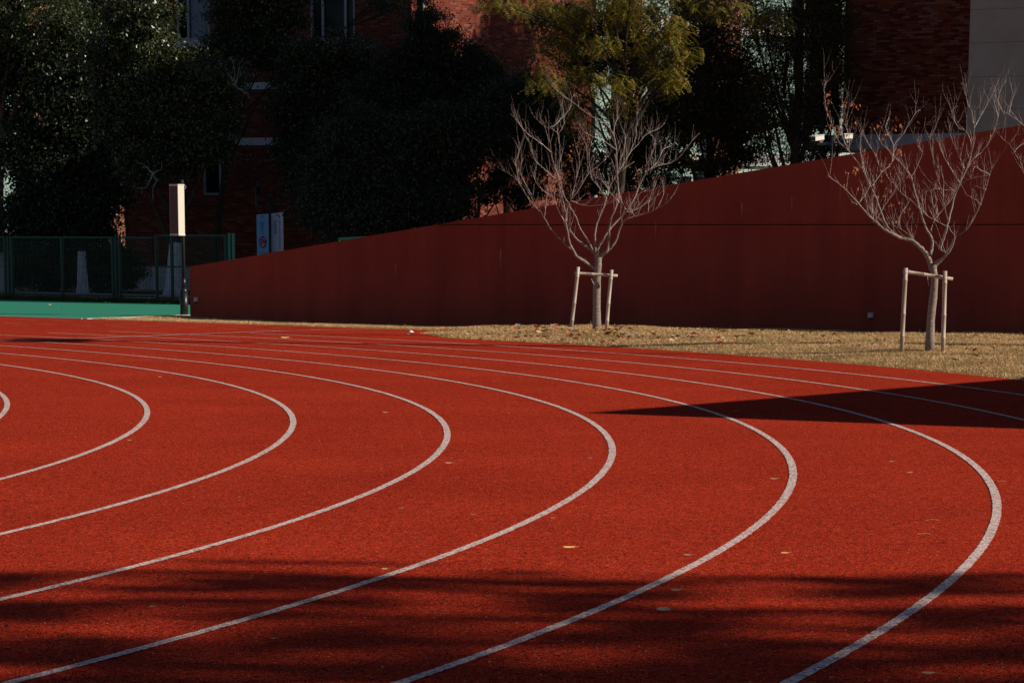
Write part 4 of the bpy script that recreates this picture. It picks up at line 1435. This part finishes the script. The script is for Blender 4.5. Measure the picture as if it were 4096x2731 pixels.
def trunk_mesh(base, pts, r0, r1, n=12):
    P = smooth_path([Vector(p) for p in pts], len(pts) * 4)
    m = len(P)
    return P, [(r0 + (r1 - r0) * (i / (m - 1)) ** .8) * (1 + .5 * math.exp(-i * .8)) for i in range(m)]


def leafy_tree(name, label, px, Y, r0, blobs, n, size, m, seed, asp=.28, clump=40, sig=.28, whitewash=None, group='trees behind the red wall', bark=None, top=None, lean=0.0, droop=.2, flat=1.0, cat='tree'):
    """blobs: (px, py, dY, rx_px, ry_px)"""
    b = W(px, 1100, Y)
    root = thing(name, (b.x, Y, 0), label, cat, group)
    s = Y / FPX
    cen = []; rad = []
    for (bx, by, dy, rx, ry) in blobs:
        c = W(bx, by, Y + dy); cen.append(tuple(c)); rad.append((rx * s, max(rx, ry) * s * .6, ry * s))
    zt_ = top if top else max(c[2] for c in cen)
    cm = np.mean(np.array(cen), 0)
    tx = b.x + lean
    pts = [(b.x, Y, -.1), (b.x + (tx - b.x) * .3, Y, zt_ * .25), (b.x + (tx - b.x) * .6 + .1, Y + .1, zt_ * .5), (tx, Y, zt_ * .75), (tx + .1, Y, zt_)]
    P, R_ = trunk_mesh(None, pts, r0, r0 * .3)
    mbb = MB().tube(P, R_, 14)
    rr = random.Random(seed)
    for c in cen:
        i = min(len(P) - 2, max(2, int(len(P) * min(.8, max(.2, (c[2] - 1.5) / zt_ * .7)))))
        a = P[i]; e = Vector(c)
        midp = a.lerp(e, .5) + Vector((rr.uniform(-.2, .2), rr.uniform(-.2, .2), rr.uniform(-.1, .3)))
        q = smooth_path([a, midp, e], 8)
        mbb.tube(q, [max(.015, R_[i] * .5 * (1 - .85 * j / (len(q) - 1))) for j in range(len(q))], 7)
        for _ in range(7):
            e2_ = e + Vector((rr.uniform(-1, 1), rr.uniform(-1, 1), rr.uniform(-.8, 1))) * .9
            mbb.tube([q[-3], q[-2].lerp(e2_, .5) + Vector((0, 0, .1)), e2_], [.02, .012, .005], 5)
    tr = mbb.build('trunk', bark or M_darkbark, root, True)
    if whitewash:
        k = [(p, r) for p, r in zip(P, R_) if p.z < whitewash]
        k.append((Vector((P[len(k)].x, P[len(k)].y, whitewash)), R_[len(k)]))
        MB().tube([p for p, _ in k], [r + .006 for _, r in k], 14, False).build('whitewash', M_lime_wash, tr, True)
    np_obj('crown', leafcloud(cen, rad, n, size, asp, clump, sig, seed, droop, flat), 4, m, root)
    return root


DENS = 1.0
# far-left camphor with lit trunk
leafy_tree('camphor_tree', 'big evergreen with a brown trunk cut by the left picture edge', 0, 89, .21,
           [(60, 60, -1, 190, 140), (230, 110, -2, 150, 110), (330, 30, 0, 120, 110), (-40, 260, 0, 150, 150), (130, 330, 0, 170, 120), (60, 480, 1, 150, 120),
            (150, -200, 0, 260, 160), (-150, 0, 1, 220, 260), (250, 240, 0, 160, 90), (30, 180, 0, 130, 120), (420, 130, 0, 90, 130), (480, 40, 0, 90, 90)], 110000, .095, M_lf_camphor, 101, clump=90, sig=.24, whitewash=1.15, bark=M_lightbark)
leafy_tree('camphor_tree', 'dense dark evergreen filling the left background above the fence', 330, 87, .13,
           [(300, 420, 0, 150, 160), (180, 620, 0, 150, 150), (330, 620, 0, 150, 150), (150, 810, .5, 90, 120), (260, 830, 0, 140, 110), (420, 300, 0, 130, 130), (390, 760, .5, 90, 160),
            (140, 650, 1, 80, 120), (300, 200, 1, 150, 130), (150, 900, .5, 160, 90), (330, 900, .5, 110, 60), (440, 480, 0, 90, 130), (380, 580, 0, 100, 100)], 130000, .11, M_lf_dark, 102, clump=70, sig=.3, whitewash=1.1)
leafy_tree('camphor_tree', 'glossy evergreen with whitewashed trunk behind the speaker pole', 692, 84, .21,
           [(560, 330, 0, 120, 120), (620, 260, 0, 110, 90), (760, 480, 0, 130, 110), (860, 560, -.5, 90, 90), (640, 480, 0, 130, 130), (560, 560, .5, 100, 110), (700, 620, 0, 120, 60),
            (820, 330, -.5, 110, 120), (880, 470, -.5, 60, 70), (560, 130, 0, 130, 100), (480, 260, .5, 110, 120), (560, 680, 0, 70, 70), (500, 430, .5, 110, 150), (700, 380, 0, 170, 120), (560, 40, 0, 90, 90)], 120000, .10, M_lf_camphor, 103, clump=85, sig=.22, whitewash=1.35, lean=.3, top=5.5)
leafy_tree('camphor_tree', 'evergreen with leaning dark limb in front of the two brick windows', 850, 87.5, .13,
           [(1000, 70, 0, 90, 110), (1080, 150, 0, 100, 90), (960, 180, 0, 90, 80), (1150, 230, 0, 90, 60), (925, 60, 0, 60, 80), (1060, -60, 0, 140, 100), (1540, 10, 0, 50, 28), (1190, 60, 0, 50, 50), (900, 180, 0, 60, 60)],
           52000, .09, M_lf_camphor, 104, clump=60, sig=.2, lean=.7)
leafy_tree('broadleaf_tree', 'bushy evergreen with a lit top below the wide brick window', 1330, 86, .09,
           [(1330, 230, 0, 140, 60), (1420, 210, 0, 60, 45), (1240, 300, 0, 100, 80), (1180, 420, 0, 100, 80), (1260, 470, 0, 110, 80), (1370, 380, 0, 120, 100), (1190, 600, 0, 70, 80), (1260, 640, 0, 130, 120), (1500, 330, 0, 80, 70)],
           90000, .085, M_lf_camphor, 105, clump=80, sig=.2)
leafy_tree('broadleaf_tree', 'tall dark shrub with a pointed top before the sunlit brick corner', 1690, 84, .08,
           [(1690, 110, 0, 50, 100), (1720, 220, 0, 80, 80), (1620, 290, 0, 110, 80), (1760, 330, 0, 100, 90), (1880, 250, 0, 60, 80), (1900, 360, 0, 90, 90), (1560, 420, 0, 130, 120), (1700, 480, 0, 140, 120), (1850, 480, 0, 130, 120), (1780, 200, 0, 50, 70), (1960, 300, 0, 50, 60)],
           110000, .09, M_lf_dark, 106, asp=.2, clump=80, sig=.22)
leafy_tree('broadleaf_tree', 'low dark shrub right behind the middle of the sloping wall', 1560, 80.5, .06,
           [(1320, 790, 0, 110, 110), (1430, 650, 0, 140, 130), (1560, 700, 0, 150, 140), (1420, 830, 0, 150, 90), (1680, 640, 0, 130, 120), (1720, 770, 0, 120, 120), (1790, 640, 0, 70, 100), (1600, 560, 0, 130, 90), (1450, 540, 0, 110, 90), (1560, 840, 0, 140, 80), (1730, 850, 0, 80, 60)],
           140000, .10, M_lf_dark, 107, asp=.22, clump=70, sig=.3)
leafy_tree('broadleaf_tree', 'dark shrub left of the patch of orange brick wall', 1900, 80, .07,
           [(1830, 790, 0, 45, 70), (1890, 540, 0, 80, 80), (2000, 520, 0, 120, 90), (2080, 420, 0, 120, 90), (2150, 560, 0, 100, 90), (1800, 540, 0, 100, 90)],
           76000, .10, M_lf_dark, 108, asp=.22, clump=60, sig=.26)
leafy_tree('conifer_tree', 'tall dark tree with straight trunk left of the right brick building', 3167, 82, .16,
           [(3050, 60, 0, 120, 90), (3250, 40, 0, 110, 80), (3120, 180, 0, 120, 60), (3290, 200, 0, 90, 60), (3080, 330, 0, 110, 80), (3260, 350, 0, 110, 90), (3180, 480, 0, 150, 90), (3060, 530, 0, 70, 50), (3300, 470, 0, 60, 50), (3100, -120, 0, 220, 100), (3180, 100, 0, 150, 90), (3320, 330, 0, 60, 150), (3200, 620, .5, 140, 60), (3330, 80, 0, 60, 90), (3040, 430, 0, 60, 70), (3110, 300, 1, 90, 120), (3000, 60, 1, 70, 90), (3240, 240, 1, 90, 90), (3330, 560, 1, 50, 60), (3345, 120, .5, 45, 90), (3345, 260, .5, 45, 90), (3345, 400, .5, 45, 90), (3270, 30, .5, 90, 60), (3340, 180, .5, 55, 160)],
           70000, .085, M_lf_olive, 109, asp=.15, clump=70, sig=.22, top=12)
leafy_tree('broadleaf_tree', 'dark olive tree filling the gap right of the yellow leaved tree', 2820, 84, .12,
           [(2800, 170, 0, 110, 70), (2720, 330, 0, 110, 90), (2820, 430, 0, 140, 100), (2940, 330, 0, 90, 100), (2920, 520, 0, 130, 90), (2720, 520, 0, 100, 50), (2850, 30, .5, 90, 60), (2980, 220, 0, 60, 70), (2960, 620, 0, 100, 50), (2850, 650, 0, 110, 50), (2750, 60, 0, 110, 90), (3000, 480, 0, 80, 110), (2700, 620, 0, 90, 60), (2900, 180, 1, 70, 90), (2780, 260, 0, 120, 90), (2990, 360, 0, 90, 120), (2660, 420, 0, 90, 120), (2900, 420, 1, 120, 120)],
           62000, .10, M_lf_olive, 110, asp=.2, clump=80, sig=.24)
leafy_tree('broadleaf_tree', 'dark olive tree behind the branches of the middle bare tree', 2450, 86, .12,
           [(2250, 420, 0, 100, 90), (2300, 600, 0, 90, 70), (2180, 480, 0, 90, 90), (2560, 480, 0, 120, 90), (2600, 620, 0, 100, 60), (2300, 760, 0, 70, 60), (2480, 720, 0, 130, 50), (2650, 720, 0, 100, 40), (2560, 230, 1.5, 160, 110), (2330, 230, 1.5, 150, 110), (2250, 90, 1.5, 130, 90), (2480, 90, 1.5, 130, 90), (2680, 420, 1, 90, 90), (2530, 590, .5, 110, 80), (2350, 680, 0, 90, 60)],
           60000, .10, M_lf_olive, 111, asp=.2, clump=70, sig=.24)


leafy_tree('shrub', 'thin leaved shrub in front of the sunlit brick patch', 2010, 82, .04,
           [(1960, 760, 0, 50, 60), (2040, 700, 0, 60, 60), (2080, 800, 0, 40, 50), (2140, 720, 0, 40, 60)], 3600, .10, M_lf_dark, 151, clump=14, sig=.16, top=3.6, cat='shrub')
leafy_tree('broadleaf_tree', 'slim dark evergreen against the left edge of the right brick building', 3325, 83, .07,
           [(3305, 60, 0, 36, 90), (3300, 200, 0, 38, 90), (3305, 330, 0, 36, 80), (3280, 440, 0, 50, 70), (3305, -60, 0, 40, 80)], 26000, .09, M_lf_dark, 141, clump=60, sig=.16, top=8.5)


def pinnate_tree():
    Y = 76.5
    b = W(2500, 1100, Y)
    root = thing('pinnate_tree', (b.x, Y, 0), 'yellow green tree with feathery drooping leaves above the middle bare tree', 'tree', 'trees behind the red wall')
    s = Y / FPX; g = np.random.default_rng(77); rr = random.Random(77)
    blobs = [(2120, 20, 110, 40), (2270, 50, 90, 60), (2420, 30, 110, 60), (2560, 60, 110, 70), (2680, 120, 70, 60), (2230, 170, 100, 70), (2600, 200, 90, 60), (2330, 290, 90, 50), (2440, 330, 90, 50),
             (2640, 270, 80, 50), (2480, 420, 60, 40), (2330, 470, 90, 50), (2690, 300, 60, 35), (2860, 20, 90, 40), (2180, 310, 70, 60), (2780, 20, 90, 45), (2930, 30, 100, 40), (3080, 70, 80, 40), (2000, 10, 80, 25), (2740, 210, 60, 40), (2530, -60, 200, 70), (2290, 400, 60, 40), (2680, 350, 40, 35), (2400, 170, 70, 50)]
    cen = [W(x_, y_, Y + rr.uniform(-.8, .8)) for x_, y_, _, _ in blobs]
    pts = [(b.x, Y, -.1), (b.x - .12, Y, 2.6), (b.x + .12, Y + .1, 4.6), (b.x - .25, Y, 6.2), (b.x - .45, Y + .3, 8.0)]
    P, R_ = trunk_mesh(None, pts, .10, .03)
    mbb = MB().tube(P, R_, 12)
    for c in cen:
        i = min(len(P) - 2, max(2, int(len(P) * (c.z - 1.2) / 10)))
        a = P[i]
        q = smooth_path([a, a.lerp(c, .5) + Vector((0, 0, .25)), c], 8)
        mbb.tube(q, [max(.008, .05 * (1 - .85 * j / (len(q) - 1))) for j in range(len(q))], 6)
    mbb.build('trunk', M_darkbark, root, True)
    F = []
    for c, (x_, y_, rx, ry) in zip(cen, blobs):
        nf = int(rx * ry / 34 * DENS)
        for _ in range(nf):
            d = g.normal(size=3); d /= np.linalg.norm(d)
            p = np.array(c) + d * np.array([rx * s * 1.25, rx * s * .9, ry * s * 1.2]) * g.uniform(.1, 1) ** .6
            az = g.uniform(0, 2 * np.pi); ln = g.uniform(.22, .42)
            dirv = np.array([np.cos(az), np.sin(az), g.uniform(-.9, .1)]); dirv /= np.linalg.norm(dirv)
            side_ = np.cross(dirv, [0, 0, 1]); side_ /= np.linalg.norm(side_)
            nl = 8
            for k in range(nl):
                t = (k + .5) / nl
                q = p + dirv * ln * t + np.array([0, 0, -.28 * ln * t * t])
                for sg in (-1, 1):
                    l2 = .085 * (1 - .45 * abs(t - .45) * 2) * g.uniform(.85, 1.15)
                    dd = side_ * sg * .85 + dirv * .35 + np.array([0, 0, -.35]); dd /= np.linalg.norm(dd)
                    ww = np.cross(dd, np.cross(dirv, side_)); ww /= (np.linalg.norm(ww) + 1e-9)
                    F += [q, q + dd * l2 * .5 + ww * .013, q + dd * l2, q + dd * l2 * .5 - ww * .013]
    np_obj('crown', np.array(F), 4, M_lf_pin, root)


pinnate_tree()

leafy_tree('hedge', 'low dark hedge behind the left fence panels', 200, 92, .05,
           [(60, 1090, -1, 130, 50), (250, 1100, -1, 130, 45), (430, 1100, -1, 110, 45), (60, 1010, 0, 110, 60), (200, 1030, 0, 120, 60), (350, 1020, 0, 120, 60), (470, 1040, 0, 70, 50), (-100, 1000, 0, 120, 70)], 80000, .09, M_lf_olive, 130, clump=60, sig=.2, top=1.2, cat='hedge', group='hedges')
for (px_, Y_, w_, lab_) in ((262, 94, .09, 'thin whitewashed trunk behind the middle of the long fence panel'), (418, 93, .12, 'whitewashed trunk behind the fence near the double posts')):
    leafy_tree('broadleaf_tree', lab_, px_, Y_, w_, [(px_, 500, 0, 90, 120), (px_ - 20, 700, 0, 80, 110)], 12000, .11, M_lf_dark, px_, whitewash=1.05)
# unseen tree added behind the right brick building to dapple the brick wing
leafy_tree('broadleaf_tree', 'unseen tall tree added behind the right brick building to dapple the wing', 3560, 93.5, .2,
           [(3350, -560, 0, 190, 200), (3560, -700, 0, 220, 240), (3800, -500, 0, 200, 200), (3450, -850, 0, 160, 150), (3800, -820, 0, 200, 160)], 15000, .16, M_lf_dark, 131, clump=26, sig=.4)

# thin pale twiggy bushes by the left brick wall
for (px, py, Y, n_, lab) in ((935, 335, 83, 9, 'bare pale twiggy shoots before the white brick band'), (620, 705, 83, 8, 'bare pale twiggy shoots left of the speaker pole top')):
    rr = random.Random(px)
    c = W(px, py, Y); root = thing('bare_shoots', c, lab, 'branch')
    m_ = MB()
    for _ in range(n_):
        d = Vector((rr.uniform(-1, 1), rr.uniform(-.5, .5), rr.uniform(-.4, .8))).normalized(); q = [c + Vector((rr.uniform(-.1, .1), 0, rr.uniform(-.1, .1)))]
        for j in range(6):
            d = (d + Vector((rr.gauss(0, .45), rr.gauss(0, .3), rr.gauss(0, .4)))).normalized(); q.append(q[-1] + d * rr.uniform(.06, .14))
        m_.tube(q, [.006, .005, .004, .004, .003, .003, .002], 4, False)
    m_.build('shoots', M_twig, root)

# off-picture evergreens on the right whose boughs stripe the near lanes
STREAKS = [(900, 1750, 2252, 7, .4), (0, 950, 2292, 10, .4), (1100, 2350, 2328, 14, 1), (2250, 3500, 2322, 13, .9), (3250, 4300, 2312, 11, .8), (350, 2000, 2352, 16, .9), (3500, 4300, 2362, 20, .9),
           (0, 950, 2408, 16, .9), (2250, 4200, 2446, 20, .9), (1500, 2700, 2482, 10, .6), (3100, 4300, 2592, 16, .8), (1700, 3000, 2566, 12, .6)]
cedars = []
for (x_, y_, lab) in ((20.5, 5.8, 'tall cedar right of the near lanes'), (24.0, 5.0, 'middle tall cedar right of the near lanes'), (27.5, 4.4, 'tall cedar farthest right of the near lanes')):
    cedars.append((thing('cedar_tree', (x_, y_, 0), lab, 'tree', 'cedars right of the track'), MB(), [], [], [], x_, y_))
rr = random.Random(201)
for (x0_, x1_, yy, th, dn_) in STREAKS:
    px = x0_; ph = rr.uniform(0, 6.28); fq = rr.uniform(.003, .006); am = rr.uniform(6, 16) * (yy / 2500)
    while px < x1_:
        wv_ = am * math.sin(px * fq + ph); tk = .35 + 1.5 * abs(math.sin(px * fq * 1.3 + ph * 2))
        g_ = G(px, min(yy + wv_ + rr.gauss(0, 5) * (yy / 2500), 2860)); dpy = g_.y ** 2 / (FPX * HC)
        z_ = rr.uniform(12.0, 16.0)
        c_ = Vector((g_.x + SAZ.x * z_ / T31, g_.y + SAZ.y * z_ / T31, z_))
        k_ = min(cedars, key=lambda q: abs(q[5] - c_.x))
        tp_ = Vector((k_[5], k_[6], z_ - .4))
        k_[1].tube([tp_, tp_.lerp(c_, .6) + Vector((0, 0, .1)), c_], [.010, .007, .004], 4)
        k_[2].append(tuple(c_)); k_[3].append((rr.uniform(.18, .55), max(.025, th * dpy * .5 * tk * rr.uniform(.7, 1.4)), .07)); k_[4].append(dn_)
        px += rr.uniform(60, 170)
nc_ = 0
while nc_ < 1150:
    px, py = rr.uniform(-300, 4400), rr.uniform(2285, 2830)
    f_ = math.sin(px * .0031 + py * .017 + .6) * math.sin(px * .0017 - py * .027 + 2.2) + .55 * math.sin(px * .0065 + py * .041 + 1.3)
    th_ = .55 - .75 * (py - 2300) / 450 - .25 * max(0, 1 - px / 1300) + (.12 if 1500 < px < 2300 else 0)
    if f_ < th_ * .8: continue
    nc_ += 1
    g_ = G(px, py); dpy = g_.y ** 2 / (FPX * HC); z_ = rr.uniform(12.0, 15.5)
    c_ = Vector((g_.x + SAZ.x * z_ / T31, g_.y + SAZ.y * z_ / T31, z_))
    k_ = min(cedars, key=lambda q: abs(q[5] - c_.x))
    k_[2].append(tuple(c_)); k_[3].append((rr.uniform(.12, .28), dpy * rr.uniform(5, 13), .06)); k_[4].append(.34)
for root, mb, cen, rad, den, x_, y_ in cedars:
    MB().tube([(x_, y_, -.1), (x_, y_, 8), (x_, y_, 19)], [.26, .18, .05], 12).build('trunk', M_darkbark, root, True)
    mb.build('boughs', M_darkbark, root)
    Vs = []
    g = np.random.default_rng(int(x_ * 10))
    for c_, r_, d_ in zip(cen, rad, den):
        n_ = int(58 * d_)
        Vs.append(leafcloud([c_], [np.array(r_) * .8], n_, .085, .3, 8, .04, int(g.integers(1e9)), .1, .5))
    np_obj('crown', np.concatenate(Vs), 4, M_lf_dark, root)

scene.render.resolution_x = 1024
scene.render.resolution_y = 682
